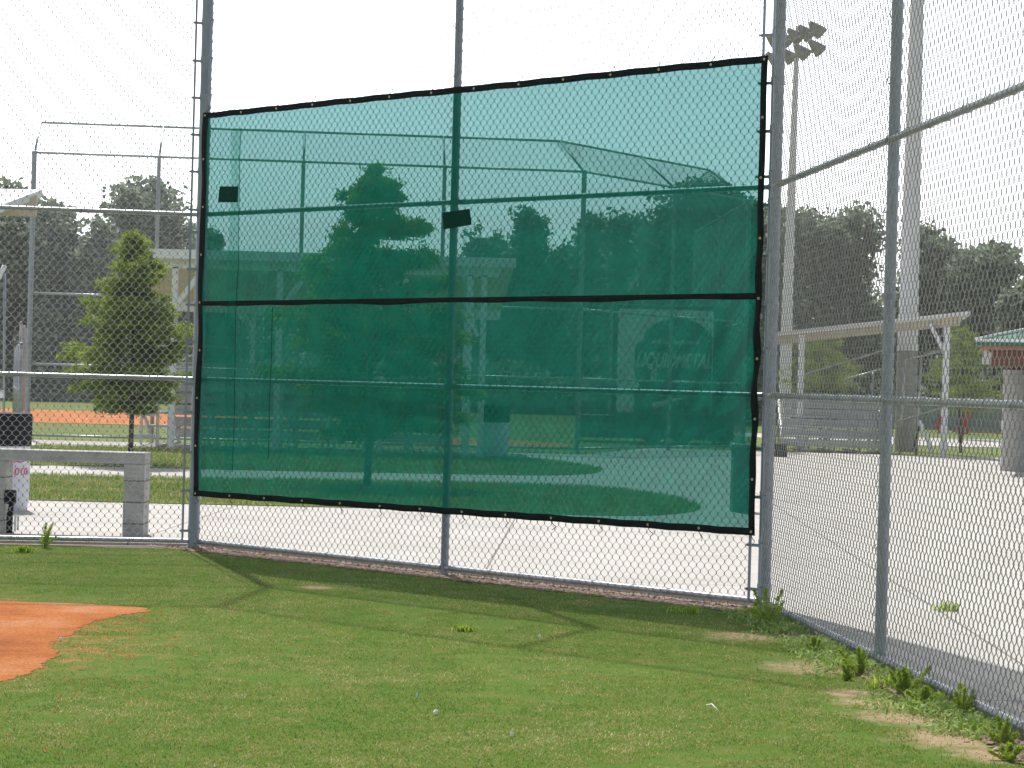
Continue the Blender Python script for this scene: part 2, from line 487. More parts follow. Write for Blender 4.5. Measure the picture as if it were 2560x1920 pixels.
M['cap'] = mat('cast concrete cap', (0.46, 0.455, 0.44), (0.30, 0.30, 0.295), 0.9, 0, 4, 0.4, 60)

def fabric_mat(name, clear, diff, tr, clear_col):
    """woven privacy mesh: open holes let the view through, the threads scatter light"""
    m, nt, o = new_mat(name)
    tc = nt.nodes.new('ShaderNodeTexCoord')
    t = nt.nodes.new('ShaderNodeBsdfTransparent'); t.inputs[0].default_value = (*clear_col, 1)
    d = nt.nodes.new('ShaderNodeBsdfDiffuse'); d.inputs[0].default_value = (*diff, 1)
    l = nt.nodes.new('ShaderNodeBsdfTranslucent')
    nz = noise(nt, 5.0, 5, 0.65)
    rp = ramp(nt, [(0.3, tuple(x * 0.72 for x in tr)), (0.7, tuple(x * 1.25 for x in tr))], nz.outputs[0])
    nt.links.new(rp.outputs[0], l.inputs[0])
    m1 = nt.nodes.new('ShaderNodeMixShader'); m1.inputs[0].default_value = 0.5
    nt.links.new(d.outputs[0], m1.inputs[1]); nt.links.new(l.outputs[0], m1.inputs[2])
    wv = noise(nt, 260, 2, 0.7)
    mr = N(nt, 'ShaderNodeMapRange'); mr.inputs[1].default_value = 0.3; mr.inputs[2].default_value = 0.7
    mr.inputs[3].default_value = clear - 0.05; mr.inputs[4].default_value = clear + 0.05
    nt.links.new(wv.outputs[0], mr.inputs[0])
    m2 = nt.nodes.new('ShaderNodeMixShader')
    nt.links.new(mr.outputs[0], m2.inputs[0])
    nt.links.new(m1.outputs[0], m2.inputs[1]); nt.links.new(t.outputs[0], m2.inputs[2])
    nt.links.new(m2.outputs[0], o.inputs[0])
    return m
M['fabric'] = fabric_mat('green privacy mesh', 0.205, (0.000, 0.128, 0.088), (0.000, 0.165, 0.110), (0.58, 0.94, 0.98))
M['fabric2'] = fabric_mat('green privacy mesh folded double', 0.74, (0.000, 0.30, 0.20), (0.000, 0.42, 0.27), (0.90, 1.0, 0.98))
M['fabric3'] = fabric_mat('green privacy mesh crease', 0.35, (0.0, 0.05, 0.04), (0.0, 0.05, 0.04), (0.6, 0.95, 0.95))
M['patch'] = fabric_mat('green patch', 0.08, (0.000, 0.085, 0.062), (0.000, 0.09, 0.066), (0.6, 0.9, 0.9))
M['border'] = mat('black green binding tape', (0.006, 0.014, 0.014), (0.004, 0.009, 0.010), 0.9, 0, 30, spec=0.08)

# ------------------------------------------------------------------ fence layout
EYEZ = EYE
L = Vector((-2.8149, 19.9326)); AM, LM = 0.743, 3.143
DM = Vector((math.cos(AM), -math.sin(AM)))
C_ = L + DM * LM
RR = L + DM * 2 * LM
AR = 1.4744
DR = Vector((math.cos(AR), -math.sin(AR)))
Q = RR + DR * LM
QQ = RR + DR * 2 * LM
AL = -0.1271
DL = Vector((math.cos(AL), -math.sin(AL)))
W1 = L - DL * LM
W2 = L - DL * 2 * LM
NM = Vector((-math.sin(AM), -math.cos(AM)))
NR = Vector((-math.sin(AR), -math.cos(AR)))
NL = Vector((DL.y, -DL.x))
Z_BOT, Z_MID, Z_TOP, H_POST = 0.067, 1.517, 2.99, 6.10
Z_TIP, OUT = 6.90, 0.95

# ------------------------------------------------------------------ ground
base = MB()
base.add([(-190, -60, 0), (190, -60, 0), (190, 230, 0), (-190, 230, 0)], [(0, 1, 2, 3)])
g = base.build('ground', M['fargrass']); tag(g, kind='structure')

lawn = MB()
fl = [W2 - DL * 6, W2, L, RR, QQ, QQ + DR * 8]
lawn_poly = [(-16, 3)] + [(p.x, p.y) for p in fl] + [(4.4, 3)]
def inner(p, n, d): return (p.x + n.x * d, p.y + n.y * d)
o = flat('lawn_ground', lawn_poly, 0.004, M['soil']); tag(o, kind='structure')

# concrete slab beyond the fence
def off(p, nrm, d): return Vector((p.x - nrm.x * d, p.y - nrm.y * d))
nL = ((NL + NM) / (NL + NM).length); nR = ((NM + NR) / (NM + NR).length)
edge = [off(W2 - DL * 12, NL, 0.10), off(L, nL, 0.10), off(RR, nR, 0.11), off(QQ + DR * 8, NR, 0.10)]
slab_pts = [(p.x, p.y) for p in edge] + [(14, 2), (26, 20), (22, 55.5), (3.5, 55.8), (1.6, 49.2), (-40, 49.0), (-40, edge[0].y)]
slab_pts = [(p[0], p[1]) for p in slab_pts]
s_ = MB(); s_.poly(slab_pts, -0.05, 0.035)
slab = s_.build('concrete_slab', M['concrete']); tag(slab, kind='structure')
# fix winding
import bmesh
def fixn(o):
    bm = bmesh.new(); bm.from_mesh(o.data); bmesh.ops.recalc_face_normals(bm, faces=bm.faces)
    bm.to_mesh(o.data); bm.free()
fixn(slab)

def smooth_poly(pts, it=3):
    for _ in range(it):
        q = []
        for i in range(len(pts)):
            a, b = pts[i], pts[(i + 1) % len(pts)]
            q.append((a[0] * .75 + b[0] * .25, a[1] * .75 + b[1] * .25))
            q.append((a[0] * .25 + b[0] * .75, a[1] * .25 + b[1] * .75))
        pts = q
    return pts
isl1 = smooth_poly([(-40, 26.0), (-6, 25.9), (-0.8, 26.4), (1.25, 25.9), (2.15, 26.9), (2.55, 28.6), (2.2, 31.4), (1.3, 33.4), (-0.8, 33.5), (-6, 32.0), (-40, 31.5)], 2)
isl2 = smooth_poly([(-40, 35.5), (-6, 35.7), (-1, 36.7), (1.0, 37.2), (1.8, 39.8), (1.3, 43.0), (0.4, 45.2), (-1.5, 45.4), (-7, 45.2), (-40, 45)], 2)
for nm, pl in (('grass_island', isl1), ('grass_island', isl2)):
    b_ = MB(); b_.poly(pl, 0.0, 0.045)
    o = b_.build(nm, M['fargrass']); fixn(o); tag(o, kind='structure')
# far walk and far clay
b_ = MB(); b_.poly([(7.5, 80), (22, 80), (60, 76), (60, 64), (22, 67), (11, 68), (7.5, 74)], -0.02, 0.02)
o = b_.build('far_path', M['concrete']); fixn(o); tag(o, kind='structure')
o = flat('far_infield_clay', smooth_poly([(-60, 68), (-12, 67), (-8.5, 66), (-7.4, 72), (-8.5, 88), (-16, 89), (-60, 89)], 1), 0.012, M['clay']); tag(o, kind='structure')
b_ = MB(); pl = [(-1.8 + 3.4 * math.cos(a), 57.5 + 4.6 * math.sin(a)) for a in np.linspace(0, 2 * PI, 32, endpoint=False)]
o = flat('far_home_clay', pl, 0.010, M['clay']); tag(o, kind='structure')

# near clay area at the left
cl = [(-9, 14.9), (-4.5, 14.95), (-3.4, 14.88), (-2.75, 14.85), (-2.32, 14.65), (-2.30, 14.5), (-2.62, 13.9), (-2.52, 13.35), (-2.62, 12.7), (-2.45, 12.1), (-2.40, 11.5), (-2.50, 10.95), (-2.8, 10.4), (-3.4, 9.8), (-9, 9.6)]
cl = smooth_poly(cl, 2)
clj = []
for i in range(len(cl)):
    a, b = cl[i], cl[(i + 1) % len(cl)]
    for t in np.linspace(0, 1, 6, endpoint=False):
        clj.append((a[0] + (b[0] - a[0]) * t, a[1] + (b[1] - a[1]) * t))
_w = 0.0; _v = 0.0
for i in range(len(clj)):
    _w = _w * .9 + rng.normal(0, .013); _v = _v * .6 + rng.normal(0, .006)
    clj[i] = (clj[i][0] + _w + _v, clj[i][1] + _v * 1.2)
o = flat('clay_ground', clj, 0.0065, M['clay']); tag(o, kind='structure')
CLAY = np.array(clj)

# bare soil strip along the foot of the fence
def strip_poly(pts_n, d0, d1f):
    a = [(p.x - nn.x * d0, p.y - nn.y * d0) for p, nn in pts_n]
    b = []
    return a
sp = []
path = []
for t in np.linspace(0, 1, 10): path.append((W1.lerp(L, t), NL))
for t in np.linspace(0, 1, 60)[1:]: path.append((L.lerp(RR, t), NM))
for t in np.linspace(0, 1, 50)[1:]: path.append((RR.lerp(QQ, t), NR))
outer = [(p.x - nn.x * 0.10, p.y - nn.y * 0.10) for p, nn in path]
inn = []
for i, (p, nn) in enumerate(path):
    if i < 10: w = 0.06 + (0.12 if i > 6 else 0)
    elif i < 69: w = 0.24 + 0.05 * math.sin(i * 0.9) + rng.normal(0, .02) - (0.09 if i < 16 else 0)
    else: w = 0.14 + 0.06 * math.sin(i * 0.7) + rng.normal(0, .03)
    inn.append((p.x + nn.x * w, p.y + nn.y * w))
b_ = MB(); k = len(outer)
b_.add([(x, y, 0.012) for x, y in outer] + [(x, y, 0.008) for x, y in inn], [(i, i + k, i + k + 1, i + 1) for i in range(k - 1)])
o = b_.build('bare_soil_ground', M['dirtpile']); fixn(o); tag(o, kind='structure')
STRIP = (np.array(outer), np.array(inn))

# ------------------------------------------------------------------ grass blades
def inside(P, poly):
    x, y = P[:, 0], P[:, 1]
    r = np.zeros(len(P), bool)
    px, py = poly[:, 0], poly[:, 1]
    j = len(poly) - 1
    for i in range(len(poly)):
        c = ((py[i] > y) != (py[j] > y)) & (x < (px[j] - px[i]) * (y - py[i]) / (py[j] - py[i] + 1e-12) + px[i])
        r ^= c
        j = i
    return r

def vnoise(P, s, seed=0):
    """cheap value noise on 2D points"""
    q = P * s
    i = np.floor(q).astype(np.int64); f = q - i
    f = f * f * (3 - 2 * f)
    def h(ix, iy):
        v = (ix * 374761393 + iy * 668265263 + seed * 1442695041) & 0x7fffffff
        v = (v ^ (v >> 13)) * 1274126177 & 0x7fffffff
        return ((v ^ (v >> 16)) & 0xffff) / 65535.0
    a = h(i[:, 0], i[:, 1]); b = h(i[:, 0] + 1, i[:, 1]); c = h(i[:, 0], i[:, 1] + 1); d = h(i[:, 0] + 1, i[:, 1] + 1)
    return (a * (1 - f[:, 0]) + b * f[:, 0]) * (1 - f[:, 1]) + (c * (1 - f[:, 0]) + d * f[:, 0]) * f[:, 1]

def blades(P, z0, hmin, hmax, wid, lean=0.9):
    n = len(P)
    h = rng.uniform(hmin, hmax, n)
    th = rng.uniform(0, 2 * PI, n)
    ln = rng.uniform(0.1, lean, n) * h
    w = wid * rng.uniform(0.6, 1.2, n) / 2
    ph = th + rng.uniform(-.6, .6, n) + PI / 2
    ax = np.stack([np.cos(ph) * w, np.sin(ph) * w, np.zeros(n)], 1)
    B = np.concatenate([P, np.full((n, 1), z0)], 1)
    mid = B + np.stack([np.cos(th) * ln * .35, np.sin(th) * ln * .35, h * .6], 1)
    tip = B + np.stack([np.cos(th) * ln, np.sin(th) * ln, h * rng.uniform(.75, 1, n)], 1)
    V = np.stack([B - ax, B + ax, mid + ax * .75, mid - ax * .75, tip], 1).reshape(-1, 3)
    o5 = np.arange(n) * 5
    F1 = np.stack([o5, o5 + 1, o5 + 2, o5 + 2], 1)
    T = np.concatenate([np.stack([o5, o5 + 1, o5 + 2], 1), np.stack([o5, o5 + 2, o5 + 3], 1), np.stack([o5 + 3, o5 + 2, o5 + 4], 1)])
    return V, T
nb = 620000
yy = np.sqrt(rng.uniform(7.2 ** 2, 20.5 ** 2, nb) ) 
yy = 7.2 + (20.5 - 7.2) * rng.uniform(0, 1, nb) ** 1.0
xx = rng.uniform(-.27, .27, nb) * yy
P = np.stack([xx, yy], 1)
lp = np.array([(x + 0, y) for x, y in lawn_poly])
keep = inside(P, lp)
cj = inside(P, CLAY)
edge_n = vnoise(P, 5, 3)
keep &= ~(cj & (rng.uniform(0, 1, nb) > 0.02))
dc = np.hypot(P[:, 0] + 5.2, (P[:, 1] - 12.7) * 1.0)
stain = np.clip(1.25 - (dc - 2.7) / 1.5, 0, 1) * (vnoise(P, 3.1, 21) * .6 + vnoise(P, 11, 22) * .4)
keep &= ~((stain > .42) & (rng.uniform(0, 1, nb) < .75))
# thinner near the clay edge and on worn spots
spoly = np.concatenate([STRIP[0], STRIP[1][::-1]])
keep &= ~(inside(P, spoly) & (rng.uniform(0, 1, nb) > 0.05))
worn = vnoise(P, 1.4, 5) * 0.6 + vnoise(P, 5.0, 9) * 0.4
keep &= ~((worn > 0.70) & (rng.uniform(0, 1, nb) < 0.75))
# dry bare patches by the right fence
for (qx, qy, qr) in BARE:
    dd = np.hypot(P[:, 0] - qx, P[:, 1] - qy) / qr + (edge_n - .5) * 1.1
    keep &= ~((dd < .75) & (rng.uniform(0, 1, nb) < 0.86))
P = P[keep]
V1, T1 = blades(P, 0.0, 0.005, 0.020, 0.0044, 1.4)
# islands beyond the fence
def isl_blades(poly, n, hmin, hmax, w):
    poly = np.array(poly)
    q = np.stack([rng.uniform(-9.5, 3, n), rng.uniform(poly[:, 1].min(), poly[:, 1].max(), n)], 1)
    q = q[inside(q, poly)]
    q += rng.normal(0, .03, q.shape)
    return blades(q, 0.045, hmin, hmax, w, 0.7)
V2, T2 = isl_blades(isl1, 60000, 0.03, 0.075, 0.010)
V3, T3 = isl_blades(isl2, 45000, 0.03, 0.08, 0.014)
V = np.concatenate([V1, V2, V3]); T = np.concatenate([T1, T2 + len(V1), T3 + len(V1) + len(V2)])
o = link('grass', np_mesh('grass', V, T), M['blade']); tag(o, 'short green and straw coloured grass covering the field and the strips beyond the fence', 'grass', kind='stuff')

# orange soil stains are bare clay crumbs around the clay edge
nq = 2600
q = np.stack([-2.45 + np.abs(rng.normal(0, .75, nq)) - .2, rng.uniform(9.0, 15.2, nq)], 1)
q = q[vnoise(q, 2.6, 21) * .6 + vnoise(q, 9, 22) * .4 > .55]
def crumbs(q, z, smin, smax, flat=.45):
    n = len(q); s = rng.uniform(smin, smax, n)
    octv = np.array([(1, 0, 0), (0, 1, 0), (-1, 0, 0), (0, -1, 0), (0, 0, flat)])
    a = rng.uniform(0, 2 * PI, n)
    ca, sa = np.cos(a), np.sin(a)
    st = rng.uniform(.5, 1.6, n)
    V = []
    for v in octv:
        x = v[0] * st; y = np.full(n, v[1] * 1.0)
        V.append(np.stack([q[:, 0] + (x * ca - y * sa) * s, q[:, 1] + (x * sa + y * ca) * s, z + v[2] * s], 1))
    V = np.stack(V, 1).reshape(-1, 3)
    o5 = np.arange(n) * 5
    T = np.concatenate([np.stack([o5 + i, o5 + (i + 1) % 4, o5 + 4], 1) for i in range(4)])
    return V, T
q = q[np.minimum(1, np.exp(-(q[:, 0] + 2.5) / .45)) > rng.uniform(0, 1, len(q))]
V, T = crumbs(q, 0.006, .003, .012, .5)
o = link('clay_crumbs', np_mesh('clay_crumbs', V, T), M['clay']); tag(o, 'loose orange clay crumbs in the grass beside the clay area', 'soil', kind='stuff')
# chips and stones along the fence foot
t = rng.uniform(0, 1, 5200)
pl = []
for ti in t:
    u = ti * (LM * 4 + .6) - .6
    if u < LM * 2: p = L + DM * max(u, -0.3); nn = NM
    else: p = RR + DR * (u - LM * 2); nn = NR
    w = rng.uniform(-.08, .30) if u < LM * 2 else rng.uniform(-.06, .22)
    pl.append((p.x + nn.x * w, p.y + nn.y * w))
V, T = crumbs(np.array(pl), 0.012, .006, .022, .6)
o = link('mulch_chips', np_mesh('mulch_chips', V, T), M['chips']); tag(o, 'brown and grey wood chips and grit along the foot of the fence', 'mulch', kind='stuff')

# ------------------------------------------------------------------ chain link
def chain_link(o3, u, up, nrm, length, height, w, h, r, knots=True, phase=0):
    """real woven wire: one zigzag wire per picket, neighbours hooked together"""
    o3, u, up, nrm = (np.array(x, float) for x in (o3, u, up, nrm))
    K = int(length / (w / 2)); J = int(height / (h / 2))
    ks = np.arange(K)
    js = np.arange(J + 1)
    kk, jj = np.meshgrid(ks, js, indexing='ij')
    side = (jj + kk + phase) % 2
    x = (kk + side) * w / 2
    z = jj * h / 2 * 1.0
    jit = rng.normal(0, w * .012, x.shape)
    if knots:
        pull = np.where(side == 1, r * 1.1, -r * 1.1)
        xa = x + pull; 
        za = z - 0.0065; zb = z + 0.0065
        na = np.where(side == 1, r, -r); 
        X = np.stack([xa, xa], 2).reshape(K, -1); Z = np.stack([za, zb], 2).reshape(K, -1); D = np.stack([na, -na], 2).reshape(K, -1)
    else:
        X = x; Z = z; D = np.where(side == 1, r * .6, -r * .6)
    n = X.shape[1]
    pts = o3 + X[..., None] * u + Z[..., None] * up + D[..., None] * nrm
    ang = np.array([PI / 2, PI * 7 / 6, PI * 11 / 6])
    offs = np.stack([(math.cos(a) * r * 1.35) * u + (math.sin(a) * r * 1.1) * nrm for a in ang])
    Vv = (pts[:, :, None, :] + offs[None, None, :, :]).reshape(-1, 3)
    i = np.arange(n - 1)
    q = []
    for s in range(3):
        s2 = (s + 1) % 3
        q.append(np.stack([i * 3 + s, i * 3 + s2, (i + 1) * 3 + s2, (i + 1) * 3 + s], 1))
    q = np.concatenate(q)
    Fq = (q[None] + (np.arange(K) * n * 3)[:, None, None]).reshape(-1, 4)
    return np_mesh('chain_link', Vv, Fq)

def v3(p, z=0.0): return Vector((p.x, p.y, z))

def post_mesh(h, r, cap=True):
    b = MB(); b.tube([(0, 0, -0.1), (0, 0, h)], r, 20)
    if cap: b.tube([(0, 0, h), (0, 0, h + .03), (0, 0, h + .045)], [r * 1.1, r * 1.05, r * .5], 16)
    return b

fence = thing('backstop_fence', 'tall galvanised chain link backstop with thick round posts right behind the near grass', 'fence')
RC, RM = 0.0508, 0.032
# post, arm, rails
def add_post(root, p, r, H, nrm, tip, outw, rarm=0.022, m=None):
    b = post_mesh(H, r)
    o = b.build('post', m or M['steel'], root, True, R(40)); o.location = (p.x, p.y, 0)
    a = MB()
    a.tube([(p.x, p.y, H - .02), (p.x + nrm.x * outw, p.y + nrm.y * outw, tip)], rarm, 10)
    a.build('arm', m or M['steel'], root, True)
    return o
posts = {}
nL_ = nL; nR_ = nR
for key, p, r, nn in (('W', W1, RM, NL), ('L', L, RC, nL_), ('C', C_, RM, NM), ('R', RR, RC * .9, nR_), ('Q', Q, RM * 1.03, NR), ('E', QQ, RC, NR), ('V', W2, RC, NL)):
    k = OUT / max(.5, nn.dot(NM) if key in 'LR' else 1)
    posts[key] = add_post(fence, p, r, H_POST, nn, Z_TIP, k, 0.024)
posts['L']['label'] = 'thick corner post where the left panel meets the screened panel'
tips = {k: (p + nn * (OUT / max(.5, nn.dot(NM) if k in 'LR' else 1))) for k, p, nn in (('W', W1, NL), ('L', L, nL_), ('C', C_, NM), ('R', RR, nR_), ('Q', Q, NR), ('E', QQ, NR), ('V', W2, NL))}
segs = [('V', W2, 'W', W1, NL, RC, RM), ('W', W1, 'L', L, NL, RM, RC), ('L', L, 'C', C_, NM, RC, RM), ('C', C_, 'R', RR, NM, RM, RC), ('R', RR, 'Q', Q, NR, RC, RM), ('Q', Q, 'E', QQ, NR, RM, RC)]
for ka, a, kb, b, nn, ra, rb in segs:
    d = (b - a).normalized()
    for z, rr in ((Z_BOT, .0215), (Z_MID, .021), (Z_TOP, .021), (H_POST - .05, .0205)):
        m_ = MB(); 
        p0 = v3(a, z) + v3(nn, 0) * 0.012 + v3(d, 0) * ra * .9; p1 = v3(b, z) + v3(nn, 0) * 0.012 - v3(d, 0) * rb * .9
        m_.tube([p0, p1], rr, 14)
        m_.build('rail', M['rail'], fence, True, R(40))
    m_ = MB(); m_.tube([v3(tips[ka], Z_TIP), v3(tips[kb], Z_TIP)], .0205, 12); m_.build('rail', M['rail'], fence, True)

WW, WH, WR = 0.072, 0.084, 0.0024
def mesh_panel(a, b, nn, z0, z1, offn, inset=0.10):
    d = (b - a).normalized(); ln = (b - a).length - 2 * inset
    o3 = v3(a + d * inset + nn * offn, z0)
    me = chain_link(o3, v3(d), (0, 0, 1), v3(nn), ln, z1 - z0, WW, WH, WR)
    return link('chain_link_mesh', me, M['wire'], fence, True)
mesh_panel(W2, L, NL, 0.03, H_POST - .04, 0.045)
mesh_panel(L, RR, NM, 0.03, H_POST - .04, 0.045)
mesh_panel(RR, QQ, NR, 0.03, H_POST - .04, 0.045)
def slope_panel(a, b, ta, tb, nn):
    d = (b - a).normalized()
    A = v3(a, H_POST); up = (v3(a + nn * OUT, Z_TIP) - A); hgt = up.length; up.normalize()
    me = chain_link(A + v3(nn) * .03, v3(d), up, up.cross(v3(d)), (b - a).length, hgt, WW, WH, WR, False)
    link('overhang_mesh', me, M['wire'], fence, True)
slope_panel(W2, L, 'V', 'L', NL); slope_panel(L, RR, 'L', 'R', NM); slope_panel(RR, QQ, 'R', 'E', NR)

# tension bars and brace bands at the corner posts
def bar_and_bands(key, p, r, d, nn, zs):
    q = p + d * 0.098 + nn * 0.045
    m_ = MB(); m_.box(-.010, .010, -.004, .004, .05, H_POST - .05, Matrix.Translation((q.x, q.y, 0)) @ Matrix.Rotation(math.atan2(d.y, d.x), 4, 'Z'))
    m_.build('tension_bar', M['steel'], fence)
    post = posts[key]
    first = None
    for z in zs:
        if first is None:
            b = MB()
            ring_o = [(math.cos(t) * (r + .004), math.sin(t) * (r + .004)) for t in np.linspace(0, 2 * PI, 20, endpoint=False)]
            ring_i = [(math.cos(t) * r * .98, math.sin(t) * r * .98) for t in np.linspace(0, 2 * PI, 20, endpoint=False)]
            vs = [(x, y, zz) for zz in (-.013, .013) for x, y in ring_o] + [(x, y, zz) for zz in (-.013, .013) for x, y in ring_i]
            fs = []
            for i in range(20):
                j = (i + 1) % 20
                fs += [(i, j, j + 20, i + 20), (i + 20, j + 20, j + 60, i + 60), (i, i + 40, j + 40, j)]
            b.add(vs, fs)
            tgt = d * 0.118 + nn * 0.045
            b.beam((d.x * r * .6 + nn.x * .03, d.y * r * .6 + nn.y * .03, 0), (tgt.x, tgt.y, 0), .010, .022)
            b.tube([(tgt.x - nn.x * .02, tgt.y - nn.y * .02, 0), (tgt.x + nn.x * .016, tgt.y + nn.y * .016, 0)], .009, 6)
            first = b.build('brace_band', M['steel'], post)
            first.location = (0, 0, z)
        else:
            c = first.copy(); COL.objects.link(c); c.parent = post; c.location = (0, 0, z)
zs = [0.16, .52, .86, 1.22, 1.47, 1.85, 2.18, 2.5, 2.83, 3.03, 3.37, 3.7, 4.03, 4.36, 4.7, 5.1]
bar_and_bands('L', L, RC, -DL, NL, zs)
bar_and_bands('L', L, RC, DM, NM, [z + .025 for z in zs])
zs2 = [0.15, .46, .8, 1.14, 1.46, 1.82, 2.14, 2.5, 2.86, 3.06, 3.38, 3.72, 4.06, 4.4, 4.75, 5.1]
bar_and_bands('R', RR, RC * .9, -DM, NM, zs2)
bar_and_bands('R', RR, RC * .9, DR, NR, [z + .03 for z in zs2])

# wire ties on rails and posts
tie = MB()
for z in (Z_BOT, Z_MID, Z_TOP):
    for a, b, nn in ((W2, L, NL), (L, RR, NM), (RR, QQ, NR)):
        d = (b - a).normalized(); ln = (b - a).length; u = .3
        while u < ln - .2:
            c = v3(a + d * u + nn * .012, z)
            ring = [c + (v3(nn) * math.cos(t) + Vector((0, 0, 1)) * math.sin(t)) * (.028 if abs(math.sin(t)) < .9 else .024) + v3(nn) * .006 for t in np.linspace(0, 2 * PI, 9)]
            tie.tube(ring, .0028, 5, False)
            u += .36 + rng.uniform(-.05, .05)
for p, nn, r in ((C_, NM, RM), (Q, NR, RM), (W1, NL, RM)):
    z = .3
    while z < 5.6:
        c = v3(p, z); d = Vector((-nn.y, nn.x))
        ring = [c + (v3(nn) * math.cos(t) + v3(d) * math.sin(t)) * (r + .004) + v3(nn) * .006 for t in np.linspace(0, 2 * PI, 13)]
        tie.tube(ring, .0028, 5, False)
        c2 = c + v3(nn) * .045
        tie.tube([c2 - v3(d) * .03, c2 + v3(d) * .02 + Vector((0, 0, .03))], .0025, 5)
        z += .38 + rng.uniform(-.04, .04)
t_ = tie.build('wire_ties', M['wire'], fence)
t_['kind'] = 'stuff'

# ------------------------------------------------------------------ green privacy screen
scr = thing('privacy_screen', 'large see-through green windscreen banner with black binding tied to the chain link', 'banner', (L.x, L.y, 0))
ORG = Vector((L.x, L.y, 0))
U0, U1 = 0.075, 2 * LM - 0.035
def zt(u): return 3.895 + .02 * (u / U1) - .005 * math.sin(PI * ((u / .457) % 1))
def zb(u): return .470 + .055 * (u / U1) + .005 * math.sin(PI * ((u / .457) % 1))
def zseam(u): return 2.190 + .028 * (u / U1) - (.008 * max(0, math.sin(u * 3.1)) + .007 * max(0, math.sin(u * 5.3 + 1))) * (1 if u > .4 else .3)
def ripple(u, z):
    d = .006 * math.sin(u * 2.1 + z * .8) + .004 * math.sin(u * 7 + z * 2.2) + .003 * math.sin(z * 9 + u * 2)
    # diagonal tension folds at the right edge and creases at the left
    e = max(0, (u - 4.6) / 1.6)
    d += .016 * e * math.sin((u * 1.0 - z * .55) * 26) * math.exp(-((z - 1.75) / .8) ** 2)
    e2 = max(0, 1 - u / 1.6)
    d += .008 * e2 * math.sin((u + z * .3) * 17)
    return d
OFFN = 0.072
def scr_pt(u, z, ex=0.0):
    q = DM * u + NM * (OFFN + ex + ripple(u, z))
    return (q.x, q.y, z)
def scr_sheet(name, u0, u1, f0, f1, nu, nz, m, ex=0.0, th=0.0):
    vs, fs = [], []
    for i in range(nu + 1):
        u = u0 + (u1 - u0) * i / nu
        for j in range(nz + 1):
            z = f0(u) + (f1(u) - f0(u)) * j / nz
            vs.append(scr_pt(u, z, ex))
    for i in range(nu):
        for j in range(nz):
            a = i * (nz + 1) + j
            fs.append((a, a + nz + 1, a + nz + 2, a + 1))
    b = MB(); b.add(vs, fs)
    o = b.build(name, m, scr, True)
    if th:
        md = o.modifiers.new('thick', 'SOLIDIFY'); md.thickness = th; md.offset = 0
    return o
BW = 0.052
scr_sheet('fabric', U0 + .01, U1 - .01, lambda u: zb(u) + .01, lambda u: zt(u) - .01, 420, 220, M['fabric'])
scr_sheet('binding', U0, U1, lambda u: zt(u) - BW, zt, 160, 2, M['border'], .004, .005)
scr_sheet('binding', U0, U1, zb, lambda u: zb(u) + BW, 160, 2, M['border'], .004, .005)
scr_sheet('binding', U0, U0 + BW + .01, lambda u: zb(u) + BW, lambda u: zt(u) - BW, 2, 80, M['border'], .005, .005)
scr_sheet('binding', U1 - BW, U1, lambda u: zb(u) + BW, lambda u: zt(u) - BW, 2, 80, M['border'], .005, .005)
scr_sheet('seam_tape', U0 + BW, U1 - BW, lambda u: zseam(u) - .018, lambda u: 2.21 + .028 * (u / U1), 160, 2, M['border'], .005, .004)
def on_screen(px, py):
    """u, z on the screen plane for a photo pixel"""
    best = None
    for i in range(2000):
        u = 2 * LM * i / 2000
        q = L + DM * u + NM * OFFN
        w = at(px, py, q.y)
        e = abs(w.x - q.x)
        if best is None or e < best[0]: best = (e, u, w.z)
    return best[1], best[2]
for (xa, ya, xb, yb, wd) in ((603, 320, 586, 1180, .13), (683, 768, 672, 1150, .11)):
    ua, za = on_screen(xa, ya); ub, zb_ = on_screen(xb, yb)
    vs, fs = [], []
    nz = 90
    for j in range(nz + 1):
        t = j / nz; z = za + (zb_ - za) * t; u = ua + (ub - ua) * t
        for s in (0, .5, 1):
            vs.append(scr_pt(u - wd * (1 - s), z, .006 + .010 * s))
    for j in range(nz):
        for s in range(2):
            a = j * 3 + s; fs.append((a, a + 1, a + 4, a + 3))
    b = MB(); b.add(vs, fs); o = b.build('fold', M['fabric2'], scr, True)
    vs = []
    for j in range(nz + 1):
        t = j / nz; z = za + (zb_ - za) * t; u = ua + (ub - ua) * t
        vs += [scr_pt(u, z, .018), scr_pt(u + .011, z, .017)]
    b = MB(); b.add(vs, [(2 * j, 2 * j + 1, 2 * j + 3, 2 * j + 2) for j in range(nz)]); b.build('crease', M['fabric3'], scr, True)
for quad in (((551, 466), (597, 466), (595, 506), (549, 506)), ((1110, 532), (1176, 522), (1181, 562), (1113, 574))):
    cs = [on_screen(*c) for c in quad]
    vs = [scr_pt(u, z, .012) for u, z in cs] + [scr_pt(u, z, .009) for u, z in cs]
    b = MB(); b.add(vs, [(0, 1, 2, 3), (7, 6, 5, 4), (0, 4, 5, 1), (1, 5, 6, 2), (2, 6, 7, 3), (3, 7, 4, 0)])
    b.build('patch', M['patch'], scr)
